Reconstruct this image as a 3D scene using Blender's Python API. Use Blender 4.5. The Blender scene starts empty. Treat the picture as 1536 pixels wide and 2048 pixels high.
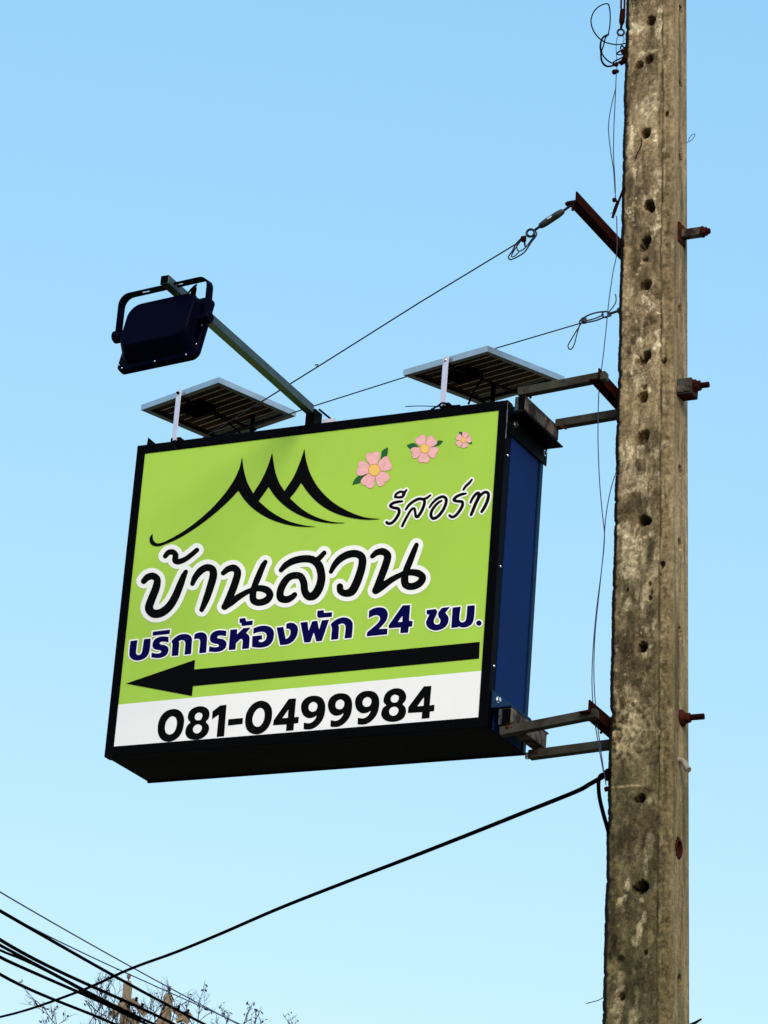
import bpy, math, random
import numpy as np
from mathutils import Vector, Matrix, noise

# ------------------------------------------------------------------ camera
S = bpy.context.scene
COL = S.collection
Z0 = 4.46                                   # height of the sign's lower edge above the ground
F_PX = 6922.3                               # focal length in photo pixels (photo 1536 x 2048)
CAM = Vector((5.0607, -8.0322, -2.8575 + Z0))
R_AX = Vector((0.8954, 0.4391, 0.0731)).normalized()
FWD = Vector((-0.4341, 0.8251, 0.3617)).normalized()
R_AX = (R_AX - FWD * R_AX.dot(FWD)).normalized()
UP_AX = R_AX.cross(FWD).normalized()
cam_d = bpy.data.cameras.new("camera")
cam = bpy.data.objects.new("camera", cam_d)
COL.objects.link(cam)
cam.matrix_world = Matrix(((R_AX.x, UP_AX.x, -FWD.x, CAM.x), (R_AX.y, UP_AX.y, -FWD.y, CAM.y),
                           (R_AX.z, UP_AX.z, -FWD.z, CAM.z), (0, 0, 0, 1)))
cam_d.sensor_fit = 'VERTICAL'
cam_d.sensor_height = 24.0
cam_d.sensor_width = 18.0
cam_d.lens = 24.0 * F_PX / 2048.0
cam_d.clip_start = 0.1
cam_d.clip_end = 3000
S.camera = cam

# ------------------------------------------------------------------ sky, sun, exposure
SUN_EL = math.radians(36)          # low sun behind the viewer, to the right
sun_dir = Vector((math.sin(math.radians(40)) * math.cos(SUN_EL), -math.cos(math.radians(40)) * math.cos(SUN_EL), math.sin(SUN_EL)))
w = bpy.data.worlds.new("World")
S.world = w
w.use_nodes = True
nt = w.node_tree
nt.nodes.clear()
sky = nt.nodes.new('ShaderNodeTexSky')
sky.sky_type = 'NISHITA'
sky.sun_disc = False
sky.sun_elevation = SUN_EL
sky.sun_rotation = math.atan2(sun_dir.x, sun_dir.y)
sky.altitude = 0
sky.air_density = 1.5
sky.dust_density = 0.5
sky.ozone_density = 4.0
bgn = nt.nodes.new('ShaderNodeBackground')
bgn.inputs['Strength'].default_value = 0.15
wo = nt.nodes.new('ShaderNodeOutputWorld')
# the camera's tone: softer gradient, cool white balance
sp = nt.nodes.new('ShaderNodeSeparateColor'); cb = nt.nodes.new('ShaderNodeCombineColor')
nt.links.new(sky.outputs['Color'], sp.inputs[0])
for k, (g_, t_) in enumerate(((0.78, 0.705), (0.47, 1.22), (0.25, 1.96))):
    pw = nt.nodes.new('ShaderNodeMath'); pw.operation = 'POWER'; pw.inputs[1].default_value = g_
    ml = nt.nodes.new('ShaderNodeMath'); ml.operation = 'MULTIPLY'; ml.inputs[1].default_value = t_
    nt.links.new(sp.outputs[k], pw.inputs[0]); nt.links.new(pw.outputs[0], ml.inputs[0]); nt.links.new(ml.outputs[0], cb.inputs[k])
nt.links.new(cb.outputs[0], bgn.inputs['Color'])
nt.links.new(bgn.outputs['Background'], wo.inputs['Surface'])

sd = bpy.data.lights.new("sun", 'SUN')
sd.energy = 1.25
sd.angle = math.radians(32)
sd.color = (1.0, 0.87, 0.72)
so = bpy.data.objects.new("sun", sd)
COL.objects.link(so)
so.rotation_euler = (-sun_dir).to_track_quat('-Z', 'Y').to_euler()
so.location = (10, -10, 20)

S.view_settings.view_transform = 'Standard'
S.view_settings.look = 'None'
S.view_settings.exposure = 1.2
S.view_settings.gamma = 1.0

# ------------------------------------------------------------------ measuring helpers
def ray(px, py):
    return (R_AX * ((px - 768) / F_PX) - UP_AX * ((py - 1024) / F_PX) + FWD)

def at(px, py, ax, v):
    """point seen at photo pixel (px, py) whose coordinate ax (0 x, 1 y, 2 z above sign foot) equals v"""
    d = ray(px, py)
    if ax == 2:
        v += Z0
    return CAM + d * ((v - CAM[ax]) / d[ax])

def at_d(px, py, dist):
    return CAM + ray(px, py).normalized() * dist

def lerp(a, b, t):
    return a + (b - a) * t

# ------------------------------------------------------------------ mesh builder
class MB:
    def __init__(self):
        self.v = []; self.f = []; self.m = []; self.sm = []
    def add(self, vs, fs, mi=0, smooth=False):
        o = len(self.v)
        self.v += [tuple(p) for p in vs]
        for q in fs:
            self.f.append(tuple(i + o for i in q)); self.m.append(mi); self.sm.append(smooth)
    def box(self, c, hx, hy, hz, mi=0, X=None, Y=None, Zv=None, bev=0.0):
        X = Vector(X or (1, 0, 0)); Y = Vector(Y or (0, 1, 0)); Zv = Vector(Zv or (0, 0, 1)); c = Vector(c)
        if bev <= 0:
            vs = [c + X * (sx * hx) + Y * (sy * hy) + Zv * (sz * hz) for sz in (-1, 1) for sy in (-1, 1) for sx in (-1, 1)]
            self.add(vs, [(0, 2, 3, 1), (4, 5, 7, 6), (0, 1, 5, 4), (2, 6, 7, 3), (0, 4, 6, 2), (1, 3, 7, 5)], mi)
            return
        # chamfered box: three vertices per corner
        vs = []; idx = {}
        for sz in (-1, 1):
            for sy in (-1, 1):
                for sx in (-1, 1):
                    for k in range(3):
                        h = [hx - bev, hy - bev, hz - bev]
                        h[k] += bev
                        idx[(sx, sy, sz, k)] = len(vs)
                        vs.append(c + X * (sx * h[0]) + Y * (sy * h[1]) + Zv * (sz * h[2]))
        fs = []
        for k in range(3):
            a, b = (k + 1) % 3, (k + 2) % 3
            for s in (-1, 1):
                q = []
                for (p, r) in ((-1, -1), (1, -1), (1, 1), (-1, 1)):
                    t = [0, 0, 0]; t[k] = s; t[a] = p; t[b] = r
                    q.append(idx[(*t, k)])
                fs.append(tuple(q if s > 0 else q[::-1]))
                # edges
            for p in (-1, 1):
                for r in (-1, 1):
                    t0 = [0, 0, 0]; t1 = [0, 0, 0]
                    t0[a] = t1[a] = p; t0[b] = t1[b] = r; t0[k] = -1; t1[k] = 1
                    q = [idx[(*t0, a)], idx[(*t1, a)], idx[(*t1, b)], idx[(*t0, b)]]
                    fs.append(tuple(q if p * r > 0 else q[::-1]))
        for sz in (-1, 1):
            for sy in (-1, 1):
                for sx in (-1, 1):
                    q = [idx[(sx, sy, sz, k)] for k in range(3)]
                    fs.append(tuple(q if sx * sy * sz > 0 else q[::-1]))
        self.add(vs, fs, mi)
    def bar(self, p0, p1, side, hw, hh, mi=0, bev=0.0):
        """rectangular bar p0->p1, 'side' approximates its width direction"""
        p0 = Vector(p0); p1 = Vector(p1); d = p1 - p0; L = d.length; d.normalize()
        s = Vector(side); s = (s - d * s.dot(d)).normalized(); u = s.cross(d) * -1
        self.box((p0 + p1) / 2, L / 2, hw, hh, mi, d, s, u, bev)
    def tube(self, pts, r, n=8, mi=0, cap=True):
        pts = [Vector(p) for p in pts]
        rs = r if isinstance(r, (list, tuple)) else [r] * len(pts)
        t = [(pts[min(i + 1, len(pts) - 1)] - pts[max(i - 1, 0)]).normalized() for i in range(len(pts))]
        ref = Vector((0, 0, 1)) if abs(t[0].z) < 0.9 else Vector((1, 0, 0))
        nrm = (ref - t[0] * ref.dot(t[0])).normalized()
        vs = []
        for i, p in enumerate(pts):
            nn = nrm - t[i] * nrm.dot(t[i])
            nrm = nn.normalized() if nn.length > 1e-6 else nrm
            b = t[i].cross(nrm)
            for k in range(n):
                a = 2 * math.pi * k / n
                vs.append(p + (nrm * math.cos(a) + b * math.sin(a)) * rs[i])
        fs = []
        for i in range(len(pts) - 1):
            for k in range(n):
                fs.append((i * n + k, i * n + (k + 1) % n, (i + 1) * n + (k + 1) % n, (i + 1) * n + k))
        self.add(vs, fs, mi, n > 4)
        if cap:
            self.add(vs[:n], [tuple(range(n))[::-1]], mi)
            self.add(vs[-n:], [tuple(range(n))], mi)
    def lathe(self, p0, axis, prof, n=20, mi=0, smooth=True):
        """prof: list of (distance along axis, radius)"""
        axis = Vector(axis).normalized(); p0 = Vector(p0)
        ref = Vector((0, 0, 1)) if abs(axis.z) < 0.9 else Vector((1, 0, 0))
        a1 = (ref - axis * ref.dot(axis)).normalized(); a2 = axis.cross(a1)
        vs = []
        for (h, r) in prof:
            for k in range(n):
                a = 2 * math.pi * k / n
                vs.append(p0 + axis * h + (a1 * math.cos(a) + a2 * math.sin(a)) * r)
        fs = []
        for i in range(len(prof) - 1):
            for k in range(n):
                fs.append((i * n + k, i * n + (k + 1) % n, (i + 1) * n + (k + 1) % n, (i + 1) * n + k))
        self.add(vs, fs, mi, smooth)
        self.add(vs[:n], [tuple(range(n))[::-1]], mi)
        self.add(vs[-n:], [tuple(range(n))], mi)
    def build(self, name, mats, parent=None, label=None):
        me = bpy.data.meshes.new(name)
        me.from_pydata(self.v, [], self.f)
        mats = mats if isinstance(mats, (list, tuple)) else [mats]
        for m in mats:
            me.materials.append(m)
        me.polygons.foreach_set('material_index', self.m)
        me.polygons.foreach_set('use_smooth', self.sm)
        me.update()
        o = bpy.data.objects.new(name, me)
        COL.objects.link(o)
        if parent:
            o.parent = parent
            o.matrix_parent_inverse = Matrix.Translation(-parent.location)
        if label:
            o['label'] = label
        return o

def tag(o, label, cat, group=None, kind=None):
    if kind:
        o['kind'] = kind
    if label:
        o['label'] = label
    if cat:
        o['category'] = cat
    if group:
        o['group'] = group
    return o

def thing(name, loc, label, cat, group=None):
    o = bpy.data.objects.new(name, None)
    o.empty_display_size = 0.1
    COL.objects.link(o)
    o.location = loc
    return tag(o, label, cat, group)

def smooth_path(pts, n=8):
    """Catmull-Rom through 3-D points"""
    pts = [Vector(p) for p in pts]
    out = []
    for i in range(len(pts) - 1):
        p0 = pts[max(i - 1, 0)]; p1 = pts[i]; p2 = pts[i + 1]; p3 = pts[min(i + 2, len(pts) - 1)]
        for k in range(n):
            t = k / n
            out.append(0.5 * ((2 * p1) + (p2 - p0) * t + (2 * p0 - 5 * p1 + 4 * p2 - p3) * t * t + (3 * p1 - p0 - 3 * p2 + p3) * t ** 3))
    out.append(pts[-1])
    return out

# ------------------------------------------------------------------ materials
def mat(name, col, rough=0.6, metal=0.0, vary=0.0, scale=12.0, col2=None, bump=0.0, bscale=60.0, stretch=(1, 1, 1), spec=0.5, thr=(0.35, 0.65)):
    m = bpy.data.materials.new(name)
    m.use_nodes = True
    t = m.node_tree
    b = t.nodes['Principled BSDF']
    b.inputs['Base Color'].default_value = (*col, 1)
    b.inputs['Roughness'].default_value = rough
    b.inputs['Metallic'].default_value = metal
    b.inputs['Specular IOR Level'].default_value = spec
    tc = t.nodes.new('ShaderNodeTexCoord')
    mp = t.nodes.new('ShaderNodeMapping')
    mp.inputs['Scale'].default_value = stretch
    t.links.new(tc.outputs['Object'], mp.inputs['Vector'])
    if vary > 0 or col2:
        n = t.nodes.new('ShaderNodeTexNoise')
        n.inputs['Scale'].default_value = scale
        n.inputs['Detail'].default_value = 8
        n.inputs['Roughness'].default_value = 0.65
        t.links.new(mp.outputs['Vector'], n.inputs['Vector'])
        r = t.nodes.new('ShaderNodeValToRGB')
        c2 = col2 or tuple(max(0, c * (1 - vary)) for c in col)
        c1 = col if col2 else tuple(min(1, c * (1 + vary)) for c in col)
        r.color_ramp.elements[0].position = thr[0]
        r.color_ramp.elements[1].position = thr[1]
        r.color_ramp.elements[0].color = (*c2, 1)
        r.color_ramp.elements[1].color = (*c1, 1)
        t.links.new(n.outputs['Fac'], r.inputs['Fac'])
        t.links.new(r.outputs['Color'], b.inputs['Base Color'])
        rr = t.nodes.new('ShaderNodeMapRange')
        rr.inputs['To Min'].default_value = max(0.02, rough - 0.12)
        rr.inputs['To Max'].default_value = min(1, rough + 0.12)
        t.links.new(n.outputs['Fac'], rr.inputs['Value'])
        t.links.new(rr.outputs['Result'], b.inputs['Roughness'])
    if bump > 0:
        n2 = t.nodes.new('ShaderNodeTexNoise')
        n2.inputs['Scale'].default_value = bscale
        n2.inputs['Detail'].default_value = 6
        t.links.new(mp.outputs['Vector'], n2.inputs['Vector'])
        bp = t.nodes.new('ShaderNodeBump')
        bp.inputs['Strength'].default_value = bump
        bp.inputs['Distance'].default_value = 0.004
        t.links.new(n2.outputs['Fac'], bp.inputs['Height'])
        t.links.new(bp.outputs['Normal'], b.inputs['Normal'])
    return m

M = {}
M['green'] = mat('vinyl_green', (0.392, 0.625, 0.070), 0.6, vary=0.05, scale=2.5, stretch=(1.4, 1, 0.8), spec=0.2)
M['white'] = mat('vinyl_white', (0.90, 0.885, 0.88), 0.6, vary=0.025, scale=4, spec=0.2)
M['print_white'] = mat('print_white', (0.93, 0.92, 0.88), 0.6, spec=0.2)
M['print_black'] = mat('print_black', (0.0016, 0.0016, 0.002), 0.7, spec=0.04)
M['print_blue'] = mat('print_blue', (0.0015, 0.001, 0.062), 0.7, vary=0.1, spec=0.04)
M['pink'] = mat('print_pink', (0.93, 0.46, 0.47), 0.6, vary=0.12, scale=60, spec=0.2)
M['pink_line'] = mat('print_pink_line', (0.50, 0.17, 0.16), 0.6, spec=0.2)
M['leaf_print'] = mat('print_leaf', (0.012, 0.115, 0.025), 0.6, spec=0.2)
M['leaf_dark'] = mat('print_leaf_dark', (0.06, 0.03, 0.01), 0.6, spec=0.2)
M['yellow'] = mat('print_yellow', (0.92, 0.58, 0.14), 0.6, spec=0.2)
M['orange'] = mat('print_orange', (0.55, 0.22, 0.05), 0.6, spec=0.2)
M['black_paint'] = mat('black_paint', (0.0010, 0.0010, 0.0018), 0.55, vary=0.3, scale=9, spec=0.03, bump=0.03)
M['edge_wear'] = mat('edge_wear', (0.16, 0.16, 0.19), 0.5, vary=0.5, scale=40)
M['navy'] = mat('navy_sheet', (0.0034, 0.0215, 0.112), 0.6, vary=0.15, scale=4, spec=0.04, bump=0.05, bscale=5)
M['navy_lip'] = mat('navy_lip', (0.004, 0.020, 0.065), 0.5, vary=0.2, spec=0.08)
M['galv'] = mat('galvanised_steel', (0.030, 0.052, 0.058), 0.5, 0.15, vary=0.35, scale=30)
M['galv_dull'] = mat('galvanised_dull', (0.056, 0.056, 0.044), 0.7, 0.0, spec=0.15, col2=(0.020, 0.013, 0.007), scale=13, bump=0.2, bscale=90)
M['alu'] = mat('aluminium_frame', (0.47, 0.50, 0.53), 0.36, 0.85, vary=0.12, scale=18)
M['alu_white'] = mat('aluminium_strut', (0.72, 0.70, 0.82), 0.45, 0.25, vary=0.05, scale=20)
M['backsheet'] = mat('panel_backsheet', (0.085, 0.048, 0.030), 0.8, vary=0.4, scale=20, spec=0.0)
M['busline'] = mat('panel_line', (0.74, 0.64, 0.52), 0.6, vary=0.2)
M['flange'] = mat('panel_flange', (0.20, 0.22, 0.20), 0.5, 0.1, vary=0.3, scale=25)
M['glass'] = mat('panel_glass', (0.006, 0.010, 0.03), 0.12, 0.0)
M['lamp'] = mat('floodlight_black', (0.0004, 0.0003, 0.0065), 0.5, vary=0.2, scale=14, spec=0.025, bump=0.02)
M['lamp_glass'] = mat('floodlight_glass', (0.3, 0.3, 0.32), 0.1)
M['screw'] = mat('bright_screw', (0.75, 0.75, 0.78), 0.25, 0.9, vary=0.1)
M['rust'] = mat('rust', (0.072, 0.0150, 0.0065), 0.9, spec=0.06, col2=(0.020, 0.0055, 0.0030), scale=35, bump=0.5, bscale=120)
M['rust_dark'] = mat('rust_dark', (0.030, 0.0048, 0.0022), 0.9, spec=0.04, col2=(0.009, 0.0022, 0.0015), scale=35, bump=0.4, bscale=120)
M['rusty_galv'] = mat('rusty_galvanised', (0.115, 0.100, 0.078), 0.7, 0.0, spec=0.15, col2=(0.022, 0.009, 0.006), scale=24, bump=0.4, bscale=110, thr=(0.45, 0.60))
M['wire'] = mat('stay_wire', (0.004, 0.004, 0.010), 0.5, 0.0, vary=0.3, scale=80)
M['blue_wire'] = mat('blue_wire', (0.003, 0.006, 0.060), 0.5, vary=0.2, scale=50)
M['cable'] = mat('black_cable', (0.0010, 0.0010, 0.0014), 0.9, spec=0.0)
M['tan_conc'] = mat('tan_concrete', (0.25, 0.185, 0.115), 0.85, vary=0.2, scale=5)
M['pvc'] = mat('pale_conduit', (0.27, 0.225, 0.165), 0.5, vary=0.35, scale=40)
M['bark'] = mat('twig_bark', (0.008, 0.008, 0.014), 0.85, vary=0.3, scale=10)
M['leaf'] = mat('tree_leaf', (0.016, 0.024, 0.018), 0.6, vary=0.4, scale=8)
M['dark_steel'] = mat('dark_steel', (0.030, 0.034, 0.036), 0.4, 0.3, vary=0.5, scale=40)
M['ceramic'] = mat('insulator', (0.13, 0.065, 0.055), 0.35, vary=0.2)

def concrete_mat():
    m = bpy.data.materials.new('weathered_concrete')
    m.use_nodes = True
    t = m.node_tree; N = t.nodes; L = t.links
    b = N['Principled BSDF']
    b.inputs['Roughness'].default_value = 0.92
    b.inputs['Specular IOR Level'].default_value = 0.15
    tc = N.new('ShaderNodeTexCoord')
    def mapping(sc):
        mp = N.new('ShaderNodeMapping'); mp.inputs['Scale'].default_value = sc
        L.new(tc.outputs['Object'], mp.inputs['Vector']); return mp
    def nz(sc, mp, det=8, ro=0.6, dist=0.0):
        n = N.new('ShaderNodeTexNoise'); n.inputs['Scale'].default_value = sc
        n.inputs['Detail'].default_value = det; n.inputs['Roughness'].default_value = ro
        n.inputs['Distortion'].default_value = dist
        L.new(mp.outputs['Vector'], n.inputs['Vector']); return n.outputs['Fac']
    def ramp(src, a, c, ca=(0, 0, 0), cc=(1, 1, 1)):
        r = N.new('ShaderNodeValToRGB')
        r.color_ramp.elements[0].position = a; r.color_ramp.elements[1].position = c
        r.color_ramp.elements[0].color = (*ca, 1); r.color_ramp.elements[1].color = (*cc, 1)
        L.new(src, r.inputs['Fac']); return r.outputs['Color']
    def mix(fac, a, c, mode='MIX'):
        x = N.new('ShaderNodeMix'); x.data_type = 'RGBA'; x.blend_type = mode
        if isinstance(fac, float): x.inputs[0].default_value = fac
        else: L.new(fac, x.inputs[0])
        for s, i in ((a, 6), (c, 7)):
            if isinstance(s, tuple): x.inputs[i].default_value = (*s, 1)
            else: L.new(s, x.inputs[i])
        return x.outputs[2]
    iso = mapping((1, 1, 1)); tall = mapping((1, 1, 0.35)); vtall = mapping((1, 1, 0.07))
    base = ramp(nz(12, tall, 9, 0.66, 0.2), 0.36, 0.64, (0.120, 0.088, 0.052), (0.430, 0.330, 0.205))
    # lower concrete is darker and mossier
    sx = N.new('ShaderNodeSeparateXYZ'); L.new(tc.outputs['Object'], sx.inputs[0])
    mr = N.new('ShaderNodeMapRange'); mr.inputs['From Min'].default_value = 1.7 + Z0; mr.inputs['From Max'].default_value = -0.6 + Z0
    L.new(sx.outputs['Z'], mr.inputs['Value'])
    ad = N.new('ShaderNodeMath'); ad.operation = 'MULTIPLY_ADD'
    L.new(nz(9, tall, 8, 0.7), ad.inputs[0]); ad.inputs[1].default_value = 1.1
    su = N.new('ShaderNodeMath'); su.operation = 'ADD'; su.inputs[1].default_value = -0.62
    L.new(mr.outputs['Result'], su.inputs[0]); L.new(su.outputs[0], ad.inputs[2])
    moss = ramp(ad.outputs[0], 0.25, 0.85)
    c = mix(moss, base, ramp(nz(17, tall, 9, 0.72, 0.2), 0.38, 0.63, (0.052, 0.044, 0.022), (0.205, 0.172, 0.100)))
    # long vertical stains
    c = mix(ramp(nz(20, vtall, 6, 0.65), 0.53, 0.66), c, (0.085, 0.062, 0.035))
    # blotchy dark grime, gathered in some stretches of the pole only
    some = ramp(nz(3.1, iso, 3, 0.5), 0.42, 0.58)
    def masked(fac):
        x = N.new('ShaderNodeMath'); x.operation = 'MULTIPLY'
        L.new(fac, x.inputs[0]); L.new(some, x.inputs[1]); return x.outputs[0]
    c = mix(masked(ramp(nz(30, iso, 9, 0.78, 0.3), 0.47, 0.60)), c, (0.072, 0.050, 0.026))
    # pale scraped patches
    inv = N.new('ShaderNodeMath'); inv.operation = 'SUBTRACT'; inv.inputs[0].default_value = 1.0; L.new(moss, inv.inputs[1])
    pm = N.new('ShaderNodeMath'); pm.operation = 'MULTIPLY_ADD'; L.new(inv.outputs[0], pm.inputs[0]); pm.inputs[1].default_value = 0.75; pm.inputs[2].default_value = 0.25
    def upper(fac):
        x = N.new('ShaderNodeMath'); x.operation = 'MULTIPLY'
        L.new(fac, x.inputs[0]); L.new(pm.outputs[0], x.inputs[1]); return x.outputs[0]
    c = mix(upper(ramp(nz(14, tall, 9, 0.66, 0.25), 0.56, 0.63)), c, (0.54, 0.445, 0.305))
    c = mix(masked(upper(ramp(nz(40, iso, 6, 0.62, 0.2), 0.60, 0.64))), c, (0.66, 0.57, 0.43))
    def attr(nm):
        a_ = N.new('ShaderNodeAttribute'); a_.attribute_name = nm; return a_.outputs['Fac']
    # smoother, lighter right face with long drips
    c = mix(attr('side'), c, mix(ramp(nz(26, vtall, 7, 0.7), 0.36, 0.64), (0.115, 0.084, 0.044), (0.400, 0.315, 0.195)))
    c = mix(attr('stain'), c, mix(ramp(nz(50, iso, 6, 0.7), 0.42, 0.6), (0.028, 0.021, 0.011), (0.105, 0.080, 0.045)))
    c = mix(attr('pale'), c, mix(ramp(nz(55, iso, 6, 0.7), 0.4, 0.58), (0.29, 0.230, 0.140), (0.66, 0.565, 0.405)))
    # fine broken flakes
    vo = N.new('ShaderNodeTexVoronoi'); vo.feature = 'F1'; vo.inputs['Scale'].default_value = 62; vo.inputs['Randomness'].default_value = 1.0
    vm = N.new('ShaderNodeVectorMath'); vm.operation = 'MULTIPLY_ADD'
    wn = N.new('ShaderNodeTexNoise'); wn.inputs['Scale'].default_value = 45; wn.inputs['Detail'].default_value = 4
    L.new(tc.outputs['Object'], wn.inputs['Vector']); L.new(wn.outputs['Color'], vm.inputs[0]); vm.inputs[1].default_value = (0.03, 0.03, 0.03); L.new(tall.outputs['Vector'], vm.inputs[2])
    L.new(vm.outputs[0], vo.inputs['Vector'])
    sep = N.new('ShaderNodeSeparateColor'); L.new(vo.outputs['Color'], sep.inputs[0])
    fl = ramp(sep.outputs[0], 0.1, 0.9, (0.68, 0.67, 0.65), (1.30, 1.30, 1.30))
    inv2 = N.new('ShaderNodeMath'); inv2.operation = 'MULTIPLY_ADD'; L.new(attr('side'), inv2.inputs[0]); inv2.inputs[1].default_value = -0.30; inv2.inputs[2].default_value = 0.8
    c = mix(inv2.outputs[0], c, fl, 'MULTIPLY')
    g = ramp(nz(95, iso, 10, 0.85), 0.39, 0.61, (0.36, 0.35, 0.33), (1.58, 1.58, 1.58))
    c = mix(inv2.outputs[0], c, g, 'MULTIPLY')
    at_ = N.new('ShaderNodeAttribute'); at_.attribute_name = 'strip'
    c = mix(at_.outputs['Fac'], c, mix(ramp(nz(60, iso, 8, 0.75), 0.4, 0.62), (0.080, 0.054, 0.026), (0.40, 0.30, 0.17)))
    c = mix(1.0, c, (1.02, 0.98, 0.89), 'MULTIPLY')
    c = mix(moss, c, mix(1.0, c, (0.74, 0.76, 0.70), 'MULTIPLY'))
    at2 = N.new('ShaderNodeAttribute'); at2.attribute_name = 'edge_shade'
    c = mix(at2.outputs['Fac'], c, (0.008, 0.007, 0.006))  # shade of the pole's left side, painted near black into the colour
    L.new(c, b.inputs['Base Color'])
    bp = N.new('ShaderNodeBump'); bp.inputs['Strength'].default_value = 0.75; bp.inputs['Distance'].default_value = 0.006
    L.new(nz(70, iso, 9, 0.75), bp.inputs['Height'])
    L.new(bp.outputs['Normal'], b.inputs['Normal'])
    return m
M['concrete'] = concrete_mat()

# ------------------------------------------------------------------ ground
def ground():
    m = bpy.data.materials.new('dry_verge')
    m.use_nodes = True
    t = m.node_tree; N = t.nodes; b = N['Principled BSDF']
    b.inputs['Roughness'].default_value = 0.95
    n = N.new('ShaderNodeTexNoise'); n.inputs['Scale'].default_value = 0.35; n.inputs['Detail'].default_value = 12
    tc = N.new('ShaderNodeTexCoord'); t.links.new(tc.outputs['Object'], n.inputs['Vector'])
    r = N.new('ShaderNodeValToRGB'); r.color_ramp.elements[0].position = 0.35; r.color_ramp.elements[1].position = 0.65
    r.color_ramp.elements[0].color = (0.045, 0.060, 0.022, 1); r.color_ramp.elements[1].color = (0.17, 0.125, 0.075, 1)
    t.links.new(n.outputs['Fac'], r.inputs['Fac']); t.links.new(r.outputs['Color'], b.inputs['Base Color'])
    mb = MB()
    n_ = 40; s = 1500.0
    vs = []; fs = []
    for j in range(n_ + 1):
        for i in range(n_ + 1):
            vs.append(((i / n_ - .5) * 2 * s, (j / n_ - .5) * 2 * s, 0.0))
    for j in range(n_):
        for i in range(n_):
            a = j * (n_ + 1) + i
            fs.append((a, a + 1, a + n_ + 2, a + n_ + 1))
    mb.add(vs, fs)
    tag(mb.build('ground', m), None, None, kind='structure')
ground()

# ================================================================== the printed sign face
# Outlines are measured on the photo and carried onto the sign's front plane (y = const).
STEP = 0.8
def catmull(pts, closed=True, n=8):
    """pts: (x, y) smooth or (x, y, 'c') sharp corner"""
    P = [np.array(p[:2], float) for p in pts]; C = [len(p) > 2 for p in pts]
    m = len(P); out = []
    rng = range(m if closed else m - 1)
    for i in rng:
        p1, p2 = P[i], P[(i + 1) % m]
        c1, c2 = C[i], C[(i + 1) % m]
        if c1 and c2:
            out.append(p1); continue
        p0 = P[(i - 1) % m] if (closed or i > 0) else p1
        p3 = P[(i + 2) % m] if (closed or i + 2 < m) else p2
        if c1: p0 = p1
        if c2: p3 = p2
        l = np.linalg.norm(p2 - p1)
        t1 = (p2 - p0) / (np.linalg.norm(p2 - p1) + np.linalg.norm(p1 - p0) + 1e-9) * l
        t2 = (p3 - p1) / (np.linalg.norm(p3 - p2) + np.linalg.norm(p2 - p1) + 1e-9) * l
        for k in range(n):
            t = k / n
            h = (2 * t ** 3 - 3 * t ** 2 + 1, t ** 3 - 2 * t ** 2 + t, -2 * t ** 3 + 3 * t ** 2, t ** 3 - t ** 2)
            out.append(p1 * h[0] + t1 * h[1] + p2 * h[2] + t2 * h[3])
    if not closed:
        out.append(P[-1])
    return np.array(out)

def seg_dist(X, Y, A, B):
    d = B - A; L2 = d @ d + 1e-12
    t = np.clip(((X - A[0]) * d[0] + (Y - A[1]) * d[1]) / L2, 0, 1)
    return np.hypot(X - A[0] - t * d[0], Y - A[1] - t * d[1]), t

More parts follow.
